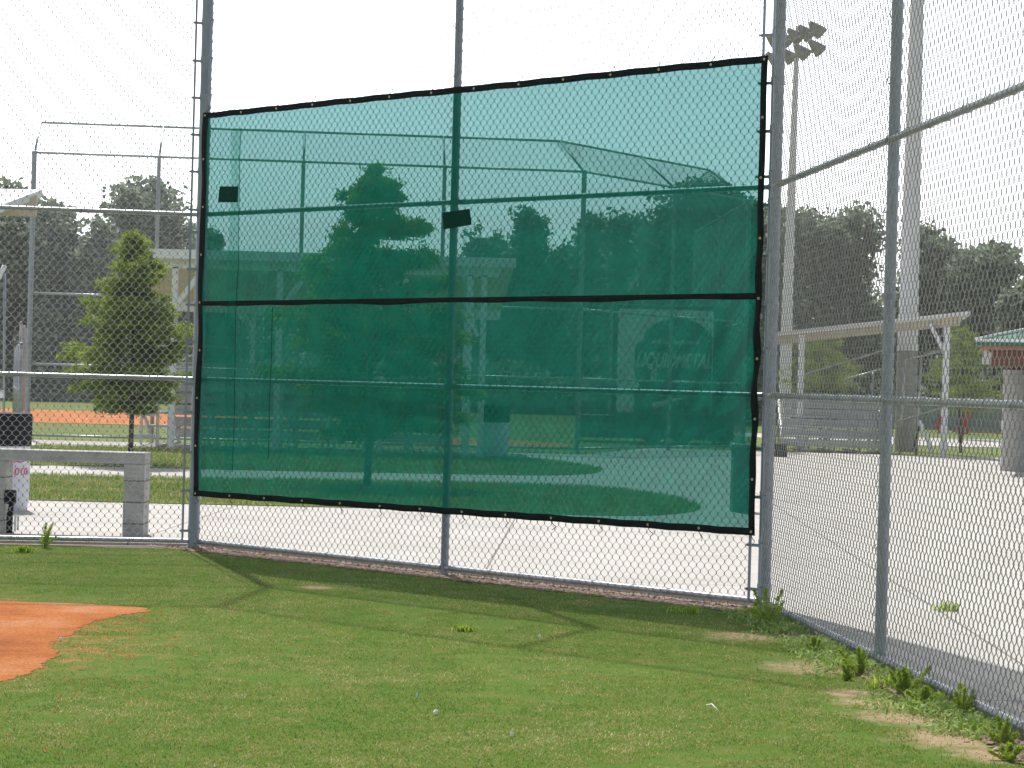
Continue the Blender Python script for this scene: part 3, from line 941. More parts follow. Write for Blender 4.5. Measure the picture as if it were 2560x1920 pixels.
# grommets and ties
gm = None
def grommet(u, z):
    global gm
    if gm is None:
        b = MB()
        rot = Matrix(((DM.x, 0, NM.x), (DM.y, 0, NM.y), (0, 1, 0)))
        nseg = 14
        vs, fs = [], []
        for i in range(nseg):
            a = 2 * PI * i / nseg
            for rr, dz in ((.004, 0), (.006, .003), (.0085, .0025), (.0095, 0)):
                vs.append(rot @ Vector((math.cos(a) * rr, math.sin(a) * rr, dz)))
        for i in range(nseg):
            j = (i + 1) % nseg
            for s in range(3): fs.append((i * 4 + s, j * 4 + s, j * 4 + s + 1, i * 4 + s + 1))
        b.add(vs, fs)
        gm = b.build('grommet', M['brass'], scr, True)
        o = gm
    else:
        o = gm.copy(); COL.objects.link(o); o.parent = scr
    o.location = scr_pt(u, z, .010)
ng = 14
us = [U0 + .028 + (U1 - U0 - .056) * i / (ng - 1) for i in range(ng)]
def ziptie(u, z, sgn):
    p = Vector(scr_pt(u, z, .012)); q = Vector(scr_pt(u + rng.uniform(-.01, .03), z + sgn * .05, -.03)); r_ = Vector(scr_pt(u + rng.uniform(-.01, .03), z + sgn * .075, .012))
    b = MB(); b.tube([p, (p + q) / 2 + Vector((0, 0, sgn * .01)), q], .0028, 5); b.tube([q, r_], .0022, 5)
    b.build('zip_tie', M['black'], scr)
for u in us:
    grommet(u, zt(u) - BW / 2); grommet(u, zb(u) + BW / 2)
    ziptie(u, zt(u) - .01, 1); ziptie(u, zb(u) + .01, -1)
for i in range(1, 8):
    z = .5 + (3.9 - .5) * i / 8
    grommet(U0 + .03, z); grommet(U1 - .028, z)

# ------------------------------------------------------------------ trees
def leaf_cards(C, size, flat=.0, asp=.6, curve=True):
    """C (n,3) leaf centres; each leaf a small bent quad, random turn"""
    n = len(C)
    a = rng.normal(size=(n, 3)); a /= np.linalg.norm(a, axis=1)[:, None]
    b = rng.normal(size=(n, 3)); b -= (b * a).sum(1)[:, None] * a; b /= np.linalg.norm(b, axis=1)[:, None]
    s = size * rng.uniform(.6, 1.3, n)[:, None]
    a = a * s; b = b * s * asp
    V = np.stack([C - a, C + b, C + a, C - b], 1).reshape(-1, 3)
    o4 = np.arange(n) * 4
    return V, np.stack([o4, o4 + 1, o4 + 2, o4 + 3], 1)

def oak(px, ytop, halfw, Y, label, seed, n=15000, droop=.25, leaf=.17, asp=.6):
    r = np.random.default_rng(seed)
    basep = at(px, ytop, Y)
    H = basep.z; W = halfw * Y / F_PX
    root = thing('oak_tree', label, 'tree', (basep.x, Y, 0), group='oak trees beyond the other ball field')
    # limbs
    tb = MB()
    tr = .035 * H
    lobes = []
    tb.tube([(0, 0, -.1), (.1, 0, H * .12), (.15, .1, H * .26)], [tr * 1.3, tr, tr * .85], 9)
    nl = 9
    for i in range(nl):
        a = 2 * PI * i / nl + r.uniform(-.4, .4)
        rad = W * r.uniform(.45, .95) * (1 if i % 2 else .75)
        z = H * r.uniform(.45, .82)
        c = np.array([math.cos(a) * rad * .85, math.sin(a) * rad * .6, z])
        lobes.append((c, W * r.uniform(.28, .46), H * r.uniform(.10, .17)))
        m1 = Vector((c[0] * .4, c[1] * .4, H * .26 + (z - H * .26) * .55))
        tb.tube([(.15, .1, H * .24), m1, tuple(c)], [tr * .55, tr * .36, tr * .12], 6)
    for i in range(6):
        a = r.uniform(0, 2 * PI)
        c = np.array([math.cos(a) * W * r.uniform(0, .5), math.sin(a) * W * .4, H * r.uniform(.62, .90)])
        lobes.append((c, W * r.uniform(.25, .40), H * r.uniform(.08, .13)))
        tb.tube([(.15, .1, H * .24), tuple(c * .7 + np.array([0, 0, H * .12])), tuple(c)], [tr * .5, tr * .3, tr * .1], 6)
    # skirt lobes
    for i in range(7):
        a = 2 * PI * i / 7 + r.uniform(-.4, .4)
        c = np.array([math.cos(a) * W * .8, math.sin(a) * W * .6, H * r.uniform(.26, .42)])
        lobes.append((c, W * r.uniform(.24, .36), H * r.uniform(.09, .14)))
    tb.build('trunk', M['oakbark'], root, True)
    wts = np.array([l[1] ** 2 * l[2] for l in lobes]) ** .7; wts /= wts.sum()
    cs = []
    for (c, rx, rz), wt in zip(lobes, wts):
        m_ = int(n * wt / 14)
        d = r.normal(size=(m_, 3)); d /= np.linalg.norm(d, axis=1)[:, None]
        rr = r.uniform(.35, 1.08, m_) ** .6
        tw = c + d * rr[:, None] * np.array([rx, rx, rz * 1.25])
        tw[:, 2] = np.maximum(tw[:, 2], H * .10)
        # twigs: each a little cloud of leaves
        k = 14
        cl = np.repeat(tw, k, 0) + r.normal(size=(m_ * k, 3)) * np.array([.30, .30, .20]) * (H / 12)
        cs.append(cl)
    Cc = np.concatenate(cs)
    top = H
    Cc[:, 2] = np.minimum(Cc[:, 2], top + r.normal(0, .15, len(Cc)))
    V, Fq = leaf_cards(Cc, leaf, asp=asp)
    link('crown', np_mesh('crown', V, Fq), M['oakleaf'], root)
    return root
oaks = [
 (20, 452, 150, 118, 'dark oak at the left edge of the picture behind the white roof corner'),
 (150, 480, 75, 122, 'narrow oak just right of the white roof corner'),
 (365, 440, 150, 124, 'broad oak peaking above the small cypress on the left'),
 (250, 560, 150, 120, 'lower oak filling the gap behind the left cypress'),
 (520, 565, 70, 122, 'oak whose edge shows through the left margin of the green screen'),
 (1225, 520, 62, 128, 'oak seen through the green screen just right of the centre post'),
 (1320, 508, 62, 126, 'oak seen through the green screen, second to the right of the centre post'),
 (1400, 600, 60, 126, 'low oak in the dip seen through the right half of the green screen'),
 (1500, 528, 62, 122, 'oak seen through the green screen beside the corner of the far backstop'),
 (1590, 512, 70, 118, 'oak seen through the green screen above the printed trailer sign'),
 (1760, 462, 165, 105, 'large dark oak seen through the right end of the green screen'),
 (1850, 470, 120, 108, 'wide dark oak topping out at the upper rail near the corner post'),
 (1935, 520, 80, 112, 'oak behind the thick right corner post'),
 (2085, 500, 140, 116, 'round oak between the two floodlight poles'),
 (2345, 540, 110, 112, 'oak rising just right of the near floodlight pole'),
 (2470, 612, 120, 108, 'oak sloping down above the green pavilion roof'),
 (2590, 690, 100, 104, 'lowest oak at the right edge of the picture'),
]
for i, (a, b, c, d, lb_) in enumerate(oaks):
    oak(a, b, c, d, lb_, 100 + i, n=int(9000 + c * 90))

# undergrowth and hedge far away, one mass nobody could count
def wood_strip(Y0, Y1, x0, x1, h, n, seed, leaf):
    r = np.random.default_rng(seed)
    x = r.uniform(x0, x1, n); y = r.uniform(Y0, Y1, n)
    hh = h * (.55 + .5 * vnoise(np.stack([x, y], 1), .35, seed) + .2 * vnoise(np.stack([x, y], 1), 1.3, seed + 1))
    z = r.uniform(0, 1, n) * hh
    C = np.stack([x, y, z], 1)
    return leaf_cards(C, leaf, asp=.7)
V, Fq = wood_strip(116, 124, -40, 40, 2.6, 42000, 5, .22)
V2, F2 = wood_strip(128, 140, -50, 50, 7.0, 42000, 8, .30)
o = link('distant_shrubs', np_mesh('distant_shrubs', np.concatenate([V, V2]), np.concatenate([Fq, F2 + len(V)])), M['oakleaf'])
tag(o, 'dark undergrowth and hedge along the far edge of the grounds', 'shrubs', kind='stuff')

def cypress(px, ytop, ybase, halfw, label, seed, zlow=.28, n=16000, skew=0.0, leaf=.030):
    r = np.random.default_rng(seed)
    g0 = ground(px, ybase)
    top = at(px, ytop, g0.y)
    H = top.z; W = halfw * g0.y / F_PX
    root = thing('cypress_tree', label, 'tree', (g0.x, g0.y, 0), group='young cypress trees')
    tb = MB()
    tb.tube([(0, 0, -.05), (.01, 0, H * .3), (-.02, .02, H * .65), (0, 0, H * .97)], [H * .0125, H * .0095, H * .005, .004], 8)
    cs = []
    nb_ = 84
    for i in range(nb_):
        t = (i + r.uniform(0, 1)) / nb_
        z = H * (zlow + (1 - zlow) * t ** .95)
        prof = (min(1, (1 - t) ** .72 * 1.10 + .10)) * (.60 + .40 * min(1, t / .12))
        rad = W * prof * r.uniform(.62, 1.14)
        a = r.uniform(0, 2 * PI)
        rise = rad * r.uniform(-.25, .50)
        p0 = np.array([0, 0, z - .02 * H]); p1 = np.array([math.cos(a) * rad, math.sin(a) * rad, z + rise])
        tb.tube([tuple(p0), tuple((p0 + p1) / 2 + np.array([0, 0, .04])), tuple(p1)], [.014 * (1 - t) + .004, .008 * (1 - t) + .003, .002], 5)
        nt_ = int(3 + 9 * prof)
        for k in range(nt_):
            f = r.uniform(.12, 1.02)
            c0 = p0 + (p1 - p0) * f
            # a side spray: flat, drooping at its tip
            sa = a + r.choice([-1, 1]) * r.uniform(.3, 1.3)
            sl_ = rad * r.uniform(.12, .38) + .06
            m_ = int(n / nb_ / 7)
            u_ = r.uniform(0, 1, m_)
            sp = .018 + .046 * H / 4 * (1 - .5 * u_)[:, None]
            c = c0 + np.stack([np.cos(sa) * sl_ * u_, np.sin(sa) * sl_ * u_, .10 * u_ - .14 * u_ ** 2], 1)
            cs.append(c + r.normal(size=(m_, 3)) * sp * np.array([1, 1, .75]))
    tb.build('trunk', M['bark'], root, True)
    C = np.concatenate(cs)
    # feathery leaflets: thin and long
    V, Fq = leaf_cards(C, leaf * H / 4.2 * 1.6, asp=.28)
    link('crown', np_mesh('crown', V, Fq), M['cypleaf'], root)
    return root
cypress(325, 588, 1168, 150, 'bright green young cypress with a thin bare trunk left of the thick post', 31, .25, 42000)
cypress(918, 428, 1226, 235, 'tall cypress seen through the left half of the green screen', 32, .18, 60000)
cypress(2050, 832, 1104, 105, 'yellow green cypress behind the right bleachers, left of the near floodlight pole', 33, .25, 12000)
cypress(2405, 820, 1100, 110, 'yellow green cypress between the near floodlight pole and the round column', 34, .25, 13000)

# ------------------------------------------------------------------ far backstop
far = thing('backstop_fence', 'distant chain link backstop of the other field with an overhanging top', 'fence')
BY = 50.0
zp = [0.11, 1.71, 3.30, 6.46]
TIPZ = 7.25
bp_px = [97, 400, 760, 1113, 1462]
bpts = []
for px in bp_px:
    y = BY + 1.0 * (px - 97) / (1462 - 97)
    bpts.append(Vector(((px - 1280) * y / F_PX + .0, y)))
# correct for the roll at post-top height
bpts = []
for px, py in ((86, 385), (398, 398), (759, 402), (1112, 415), (1461, 432)):
    y = BY + 1.0 * (px - 97) / (1462 - 97); w = at(px, py, y); bpts.append(Vector((w.x, y)))
v2p = at(1873, 502, 57.6); V2_ = Vector((v2p.x, 57.6))
mid1 = bpts[-1].lerp(V2_, .52)
v3p = V2_ + Vector((-.2, 6.0)); v4p = V2_ + Vector((-.4, 12.0))
chainp = bpts + [mid1, V2_, v3p, v4p]
def nrm2(a, b):
    d = (b - a).normalized(); return Vector((-d.y, d.x))
chain_tips = []
for i, p in enumerate(chainp):
    ns = []
    if i > 0: ns.append(nrm2(chainp[i - 1], p))
    if i < len(chainp) - 1: ns.append(nrm2(p, chainp[i + 1]))
    nn = sum(ns, Vector((0, 0))) / len(ns); k = 1.0 / max(.5, nn.length ** 2)
    nn = nn * k
    add_post(far, p, .057 if i in (0, 4, 6, 8) else .045, zp[3], nn.normalized(), TIPZ, nn.length, .026, M['farsteel'])
    chain_tips.append(p + nn)
for i in range(len(chainp) - 1):
    a, b, ta, tb_ = chainp[i], chainp[i + 1], chain_tips[i], chain_tips[i + 1]
    d = (b - a).normalized(); nn = Vector((-d.y, d.x))
    for z in zp:
        m_ = MB(); m_.tube([v3(a, z), v3(b, z)], .027, 8); m_.build('rail', M['rail'], far, True)
    m_ = MB(); m_.tube([v3(ta, TIPZ), v3(tb_, TIPZ)], .027, 8); m_.build('rail', M['rail'], far, True)
    me = chain_link(v3(a - nn * .06, .12), v3(d), (0, 0, 1), v3(nn), (b - a).length, zp[3] - .12, .085, .095, .0022, False)
    link('chain_link_mesh', me, M['wire'], far, True)
    A = v3(a, zp[3]); up = (v3(a + nn * 1.0, TIPZ) - A); hg = up.length; up.normalize()
    # the overhang runs between unequal tips at the corners, so span the longer edge
    me = chain_link(A, v3(d), up, up.cross(v3(d)), (b - a).length, hg, .085, .095, .0022, False)
    link('overhang_mesh', me, M['wire'], far, True)
# left side fence running away from the far backstop's first post, stepped in height
side = thing('chain_link_fence', 'low galvanised fence seen almost edge on beside the left post of the far backstop', 'fence')
pa = chainp[0]
pb = Vector((at(38, 900, 66).x, 66)); pb2 = Vector((at(50, 900, 72).x, 72)); pc = Vector((at(73, 900, 90).x, 90))
for (a, b, h) in ((pa + Vector((-.25, .3)), pb, 2.15), (pb2, pc, 3.1)):
    d = (b - a).normalized(); nn = Vector((-d.y, d.x))
    for t in (0, .33, .66, 1):
        q = a.lerp(b, t); o = post_mesh(h, .04).build('post', M['farsteel'], side, True); o.location = (q.x, q.y, 0)
    for z in (.1, h / 2, h - .03):
        m_ = MB(); m_.tube([v3(a, z), v3(b, z)], .024, 8); m_.build('rail', M['rail'], side, True)
    me = chain_link(v3(a, .1), v3(d), (0, 0, 1), v3(nn), (b - a).length, h - .1, .09, .10, .0022, False)
    link('chain_link_mesh', me, M['wire'], side, True)
# pale gate frame at the very left edge
gp = ground(9, 1100)
gate = thing('gate_frame', 'pale tube gate frame cut off by the left edge, with white slanting top tube', 'gate', (gp.x, gp.y, 0))
Yg = gp.y
def rel(px, py): 
    w = at(px, py, Yg); return (w.x - gp.x, 0, w.z)
b = MB(); b.tube([(0, 0, 0), rel(12, 682)], .028, 10); b.build('upright', M['farsteel'], gate, True)
b = MB(); b.tube([rel(12, 664), rel(8, 672), rel(-6, 700), rel(-40, 760)], .055, 10); b.build('top_tube', M['white'], gate, True)
b = MB(); b.tube([rel(6, 975), rel(6, 995)], .06, 8); b.tube([rel(-20, 1000), rel(8, 980)], .03, 8); b.build('clamp', M['white'], gate, True)
b = MB(); b.beam(rel(-14, 728), rel(-14, 1080), .16, .02, (0, 1, 0)); b.build('panel', M['windscreen'], gate)

# ------------------------------------------------------------------ left shelter (roof corner)
YS = 38.0
sl = thing('shelter', 'white roofed shelter with beige gable, its right corner in view at the left edge', 'shelter', (at(60, 800, YS).x, YS, 0))
sx0, sy0 = sl.location.x, sl.location.y
def rs(px, py, Y): w = at(px, py, Y); return Vector((w.x - sx0, w.y - sy0, w.z))
A = rs(106, 474, 38.4); B_ = rs(-260, 466, 42.0); Cc_ = rs(-260, 620, 36.5); 
n0 = Vector((0, 0, -.13))
rf = MB()
Bq = rs(-60, 471, 41.0); Cq = rs(-260, 611, 36.4); 
vs = [A, B_, Cq]; vs2 = [p + n0 for p in vs]
rf.add([tuple(p) for p in vs + vs2], [(0, 1, 2), (5, 4, 3), (0, 2, 5, 3), (0, 3, 4, 1), (1, 4, 5, 2)])
rf.build('roof', M['roofwhite'], sl)
gb = MB()
zb_ = rs(90, 541, 38.2).z
P1 = rs(91, 488, 38.2); P2 = rs(-220, 603, 38.2)
xr = P1.x
t = (P1.z - zb_) / (P1.z - P2.z); xl = P1.x + (P2.x - P1.x) * t
for y0 in (0.0,):
    gb.add([(xr, .22, P1.z), (xr, .22, zb_), (xl, .22, zb_), (xr, .30, P1.z), (xr, .30, zb_), (xl, .30, zb_)], [(0, 2, 1), (3, 4, 5), (0, 1, 4, 3), (1, 2, 5, 4), (2, 0, 3, 5)])
gb.build('gable', M['beige'], sl)
for dx in (-1.95, -5.0):
    b = MB(); b.box(xr + dx - .06, xr + dx + .06, 1.2, 1.32, 0, zb_); b.build('post', M['white'], sl)

# ------------------------------------------------------------------ bleachers under a long shelter, mostly behind the screen
YB = 45.0
sh = thing('shelter', 'long beige roof on white posts over bleachers, mostly behind the green screen', 'shelter', (at(800, 1100, YB).x, YB, 0))
ox = sh.location.x
def rb(px, py, Y=YB): w = at(px, py, Y); return Vector((w.x - ox, w.y - YB, w.z))
fl_, fr_ = rb(300, 622), rb(1288, 651)
zr = 4.07
b = MB(); b.add([(fl_.x, 0, zr), (fr_.x, 0, zr), (fr_.x - .3, 5.2, zr - .85), (fl_.x, 5.2, zr - .85), (fl_.x, 0, zr - .07), (fr_.x, 0, zr - .07), (fr_.x - .3, 5.2, zr - .92), (fl_.x, 5.2, zr - .92)],
      [(0, 1, 2, 3), (7, 6, 5, 4), (0, 4, 5, 1), (1, 5, 6, 2), (2, 6, 7, 3), (3, 7, 4, 0)])
b.build('roof', M['beige'], sh)
b = MB(); b.box(fl_.x - .05, fr_.x + .02, -.05, -.003, zr - .17, zr + .02); b.build('gutter', M['white'], sh)
for y, dz in ((.35, 0), (4.9, 0)):
    b = MB(); zz = zr - .07 - y / 5.2 * .85
    b.box(fl_.x, fr_.x - .3, y, y + .14, zz - .22, zz - .003)
    b.build('beam', M['white'], sh)
post_px = [425, 690, 950, 1170]
for px in post_px + [1205]:
    x = rb(px, 900).x
    b = MB(); b.box(x - .06, x + .06, .35, .47, 0, zr - .32); b.build('post', M['white'], sh)
for px in (425, 690, 950):
    x = rb(px, 900).x
    b = MB(); b.beam((x + .06, .42, 3.02), (x + .50, .42, 3.62), .10, .10); b.build('brace', M['white'], sh)
b = MB(); b.beam((rb(1160, 800).x, .42, 3.3), (rb(1192, 860).x, .42, 2.5), .10, .09); b.build('brace', M['white'], sh)
for px in (560, 860, 1150):
    x = rb(px, 900).x
    b = MB(); b.box(x - .05, x + .05, 4.85, 4.95, 0, zr - 1.0); b.build('rear_post', M['white'], sh)

bl = thing('bleachers', 'aluminium bleachers seen from behind under the long beige roof', 'bleachers', (ox, 46.5, 0))
x0, x1 = rb(362, 1000).x + .0, rb(1120, 1000).x
rows = 6
for i in range(rows):
    z = .42 + .26 * (rows - 1 - i); y = i * .55 
    # rows rise towards the camera because we look at their back
    b = MB(); b.box(x0, x1, y, y + .25, z, z + .045); b.build('seat', M['alu'], bl)
    b = MB(); b.box(x0, x1, y - .13, y - .10, z - .20, z - .045); b.box(x0, x1, y - .10, y + .14, z - .235, z - .20); b.build('riser_board', M['alu'], bl)
for k in range(8):
    x = x0 + .05 + (x1 - x0 - .1) * k / 7
    b = MB()
    b.beam((x, -.1, .02), (x, -.1, 1.66), .06, .05, (0, 1, 0)); b.beam((x, 2.9, .02), (x, 2.9, .42), .06, .05, (0, 1, 0))
    b.beam((x, -.1, 1.60), (x, 2.9, .30), .05, .06); b.beam((x, -.15, .05), (x, 3.1, .05), .06, .05)
    b.beam((x, 1.4, .05), (x, 1.4, .95), .05, .05, (0, 1, 0))
    b.build('frame', M['alu'], bl)
b = MB()
for k in range(8):
    x = x0 + (x1 - x0) * k / 7
    b.tube([(x, -.18, 1.5), (x, -.18, 2.15)], .022, 6)
for z in (1.80, 2.15): b.tube([(x0, -.18, z), (x1, -.18, z)], .02, 6)
b.build('guard_rail', M['alu'], bl, True)
b = MB()
for k in range(4): b.box(x0 - .50, x0 - .02, .25 + .62 * k, .55 + .62 * k, 1.30 - .30 * k, 1.35 - .30 * k)
b.beam((x0 - .5, -.1, 1.5), (x0 - .5, 2.6, .1), .04, .10); b.beam((x0 - .5, -.1, 0), (x0 - .5, -.1, 1.5), .05, .05, (0, 1, 0)); b.beam((x0 - .5, 1.2, 0), (x0 - .5, 1.2, .85), .05, .05, (0, 1, 0))
b.beam((x0 - .5, -.1, .25), (x0, -.1, .25), .05, .09); b.beam((x0 - .6, -.1, .72), (x0, -.1, .72), .05, .08)
b.build('end_steps', M['alu'], bl)

# ------------------------------------------------------------------ right bleachers and shelter
sr = thing('shelter', 'narrow white roof on two white posts above the right bleachers', 'shelter', (at(2180, 1100, 57).x, 57, 0))
rx, ry = sr.location.x, sr.location.y
def r2(px, py, Y): w = at(px, py, Y); return Vector((w.x - rx, w.y - ry, w.z))
a0, a1 = r2(1925, 832, 60), r2(2426, 777, 54.5)
dep = Vector((.25, 3.0, -.15))
b = MB(); up_ = Vector((0, 0, .11))
q = [a0, a1, a1 + dep, a0 + dep]
b.add([tuple(p) for p in q] + [tuple(p - up_) for p in q], [(0, 1, 2, 3), (7, 6, 5, 4), (0, 4, 5, 1), (1, 5, 6, 2), (2, 6, 7, 3), (3, 7, 4, 0)])
b.build('roof', M['roofwhite'], sr)
c0, c1 = r2(1925, 832, 60.2) + Vector((0, .02, -.225)), r2(2398, 780, 54.9) + Vector((0, .02, -.225))
b = MB(); b.beam(c0, c1, .08, .225); b.build('fascia', M['beige'], sr)
for (pt, pbm, Y) in (((2010, 838), (1994, 1128), 58.3), ((2372, 800), (2357, 1146), 55.4)):
    p = r2(pt[0], pt[1], Y); 
    xx_ = (r2(pt[0], pt[1], Y).x + r2(pbm[0], pbm[1], Y).x) / 2
    b = MB(); b.box(xx_ - .07, xx_ + .07, Y - ry, Y - ry + .14, 0, p.z); b.build('post', M['white'], sr)
    if pt[0] < 2100: continue
    b = MB(); b.beam((xx_ - .07, Y - ry + .07, p.z - .75), (xx_ - .42, Y - ry + .07, p.z - .12), .09, .09); b.build('brace', M['white'], sr)
br = thing('bleachers', 'small aluminium bleachers with sloping hand rails on the right beyond the slab', 'bleachers', (rx, ry, 0))
for i in range(5):
    z = .38 + .25 * i; y = .6 * i - .2
    xl_, xr_ = r2(1938, 1000, 58).x + .10 * i, r2(2212, 1000, 58).x + .08 * i
    b = MB(); b.box(xl_, xr_, y, y + .26, z, z + .045); b.build('seat', M['alu'], br)
    b = MB(); b.box(xl_, xr_, y + .27, y + .50, z - .20, z - .16); b.box(xl_, xr_, y - .06, y - .04, z - .22, z - .03); b.build('foot_board', M['alu'], br)
for k in range(5):
    x = r2(1945, 1000, 58).x + k * .66
    b = MB(); b.beam((x, -.3, .05), (x, 2.7, .05), .06, .06); b.beam((x, -.2, .1), (x + .2, 2.6, 1.35), .05, .06)
    b.beam((x + .1, 2.4, .05), (x + .1, 2.4, 1.3), .05, .05, (0, 1, 0)); b.beam((x + .05, 1.1, .05), (x + .05, 1.1, .7), .05, .05, (0, 1, 0))
    b.beam((x + .1, 2.4, .1), (x + .05, 1.1, .7), .04, .04)
    b.build('frame', M['alu'], br)
b = MB()
for (p, q_, Y) in (((2005, 937), (2207, 877), 59.5), ((2112, 948), (2207, 922), 60.5), ((2261, 900), (2374, 873), 56.5), ((2240, 1054), (2352, 1020), 56.2)):
    b = MB(); b.tube([r2(*p, Y), r2(*q_, Y)], .024, 8); b.build('hand_rail', M['alu'], br, True)
for (px, yt, yb, Y) in ((2183, 930, 1118, 59.5), (2303, 892, 1120, 56.5), (2262, 900, 1118, 56.5)):
    b = MB(); b.tube([r2(px, yt, Y), Vector((r2(px - 12, yb, Y).x, Y - ry, 0))], .03, 8); b.build('rail_post', M['alu'], br, True)
b = MB(); b.beam(r2(2298, 1052, 56.0), r2(2331, 1130, 56.0), .09, .04, (0, 1, 0)); b.build('brace', M['white'], br)
b = MB(); b.beam(r2(2302, 1055, 56.3), r2(2282, 1125, 56.3), .04, .04, (0, 1, 0)); b.build('brace', M['darkpanel'], br)

# ------------------------------------------------------------------ floodlight poles
p1 = ground(2262, 1128)
fp = thing('floodlight_pole', 'thick pale floodlight pole on a darker base, its top out of the picture', 'light pole', (p1.x, p1.y, 0))
zb1 = at(2270, 877, p1.y).z
def rad_at(px, Y): return px / 2 * Y / F_PX
b = MB(); b.tube([(0, 0, -.1), (0, 0, zb1)], [rad_at(52, p1.y)] * 2, 24); b.build('base', M['polebase'], fp, True, R(40))
b = MB(); b.tube([(0, 0, zb1), (0, 0, zb1 + .03), (.0, 0, 13.0), (.0, 0, 20)], [rad_at(50, p1.y), rad_at(51, p1.y), rad_at(32, p1.y), .12], 24); b.build('pole', M['pole'], fp, True, R(40))
def flood_heads(parent, z, n, ang, w, big=1.0, tilt=45):
    d = Vector((math.cos(ang), math.sin(ang), 0)); f = Vector((-d.y, d.x, 0))
    b = MB(); b.tube([(d * -w + Vector((0, 0, z))), (d * w + Vector((0, 0, z)))], .07, 8); b.build('crossarm', M['lamp'], parent, True)
    for i in range(n):
        u = -w + 2 * w * i / (n - 1)
        c = d * u + Vector((0, 0, z + .12)) + f * -.25
        ax = (f * -1 + Vector((0, 0, -math.tan(R(90 - tilt))))).normalized()
        b = MB(); b.tube([c - ax * .32, c - ax * .18, c + ax * .05, c + ax * .26, c + ax * .30], [.10, .17, .27 * big, .36 * big, .36 * big], 14)
        b.build('lamp', M['lamp'], parent, True, R(50))
flood_heads(fp, 18.6, 5, R(20), 1.9); flood_heads(fp, 17.4, 5, R(20), 1.9)
p2 = ground(1968, 1062)
fp2 = thing('floodlight_pole', 'distant floodlight pole whose lamp clusters show beside the thick right post', 'light pole', (at(1973, 600, 85).x, 85, 0))
H2 = at(1996, 85, 85).z
b = MB(); b.tube([(0, 0, -.1), (.0, 0, 5), (.10, 0, H2 + .3)], [rad_at(33, 85), rad_at(27, 85), rad_at(10, 85)], 20); b.build('pole', M['pole'], fp2, True, R(40))
for j, (zc, al, w, n) in enumerate(((at(2000, 98, 85).z, R(58), 1.45, 5), (at(2000, 142, 85).z, R(58), 1.45, 4))):
    dx = -.02
    d = Vector((math.cos(R(-58)), math.sin(R(-58)), 0))
    f = Vector((-d.y, d.x, 0))
    zc2 = zc
    d3 = Vector((math.cos(R(60)) , -math.sin(R(60)), 0))
    d3 = Vector((.33, -.94, 0)); a_ = Vector((dx, 0, zc)) - d3 * 1.8; b_p = Vector((dx, 0, zc)) + d3 * 1.8
    b = MB(); b.tube([a_, b_p], .06, 8); b.build('crossarm', M['lamp'], fp2, True)
    for i in range(n):
        c = a_.lerp(b_p, i / (n - 1)) + Vector((0, 0, .15))
        ax = Vector((.80, .30, -.62)).normalized()
        # heads look out over the field, up the picture's right
        b = MB(); b.tube([c - ax * .34, c - ax * .18, c + ax * .04, c + ax * .25, c + ax * .30], [.08, .14, .21, .27, .27], 14)
        b.build('lamp', M['lamp'], fp2, True, R(50))

# ------------------------------------------------------------------ pavilion at the right edge
pv = thing('pavilion', 'pavilion with green metal roof, brown beams and round concrete columns at the right edge', 'pavilion', (13.0, 47.5, 0), -R(15))
px_, py_ = 13.0, 47.5
zc = at(2452, 851, 44.0).z
xl_ = at(2438, 851, 44.0).x - px_
w_, d_ = 2 * abs(xl_), 7.0
_rot = Matrix.Rotation(-R(15), 3, 'Z'); _c = _rot @ Vector((-w_ / 2, -d_ / 2, 0)); pv.location = (at(2438, 851, 44.0).x - _c.x, 44.0 - _c.y, 0)
hx, hy = w_ / 2, d_ / 2
b = MB(); pk = .95
b.add([(-hx, -hy, zc), (hx, -hy, zc), (hx, hy, zc), (-hx, hy, zc), (-.2, 0, zc + pk), (.2, 0, zc + pk),
       (-hx, -hy, zc - .10), (hx, -hy, zc - .10), (hx, hy, zc - .10), (-hx, hy, zc - .10)],
      [(0, 1, 5, 4), (1, 2, 5), (2, 3, 4, 5), (3, 0, 4), (0, 6, 7, 1), (1, 7, 8, 2), (2, 8, 9, 3), (3, 9, 6, 0), (9, 8, 7, 6)])
b.build('roof', M['greenroof'], pv)
b = MB(); 
b.tube([(-hx, -hy, zc + .02), (-.2, 0, zc + pk + .02)], .035, 6)
b.tube([(-hx, -hy, zc + .0), (hx, -hy, zc + .0)], .03, 6)
b.build('ridge_cap', M['white'], pv, True)
b = MB()
for k in range(24):
    x = -hx + w_ * (k + .5) / 24; t = 1 - abs(x) / hx
    b.beam((x, -hy, zc + .012), (x * .99, -hy * (1 - t), zc + pk * t + .012), .02, .025)
b.build('roof_seam', M['greenroof'], pv)
b = MB(); b.box(-hx + .1, hx - .1, -hy + .12, -hy + .2, zc - .17, zc - .103); b.box(-hx + .1, -hx + .18, -hy + .2, hy - .2, zc - .17, zc - .103); b.build('trim', M['orange'], pv)
for bb in ((-hx + .3, hx - .3, -hy + .45, -hy + .62, zc - .50, zc - .17), (-hx + .3, hx - .3, hy - .62, hy - .45, zc - .50, zc - .17), (-hx + .45, -hx + .62, -hy + .62, hy - .62, zc - .46, zc - .17)):
    b = MB(); b.box(*bb); b.build('beam', M['redwood'], pv)
_lc = _rot.inverted() @ (Vector((at(2537, 1050, 46).x, 46, 0)) - pv.location); cx = _lc.x; zt_ = at(2537, 925, 46).z
for (x, y) in ((cx, _lc.y), (hx - .8, _lc.y), (cx + .3, hy - .9), (hx - .8, hy - .9)):
    b = MB(); b.tube([(x, y, 0), (x, y, .02), (x, y, zt_)], [.275, .275, .26], 28); b.build('column', M['column'], pv, True, R(40))
    b = MB(); b.box(x - .10, x + .10, y - .10, y + .10, zt_, zc - .17); b.build('bracket', M['redwood'], pv)
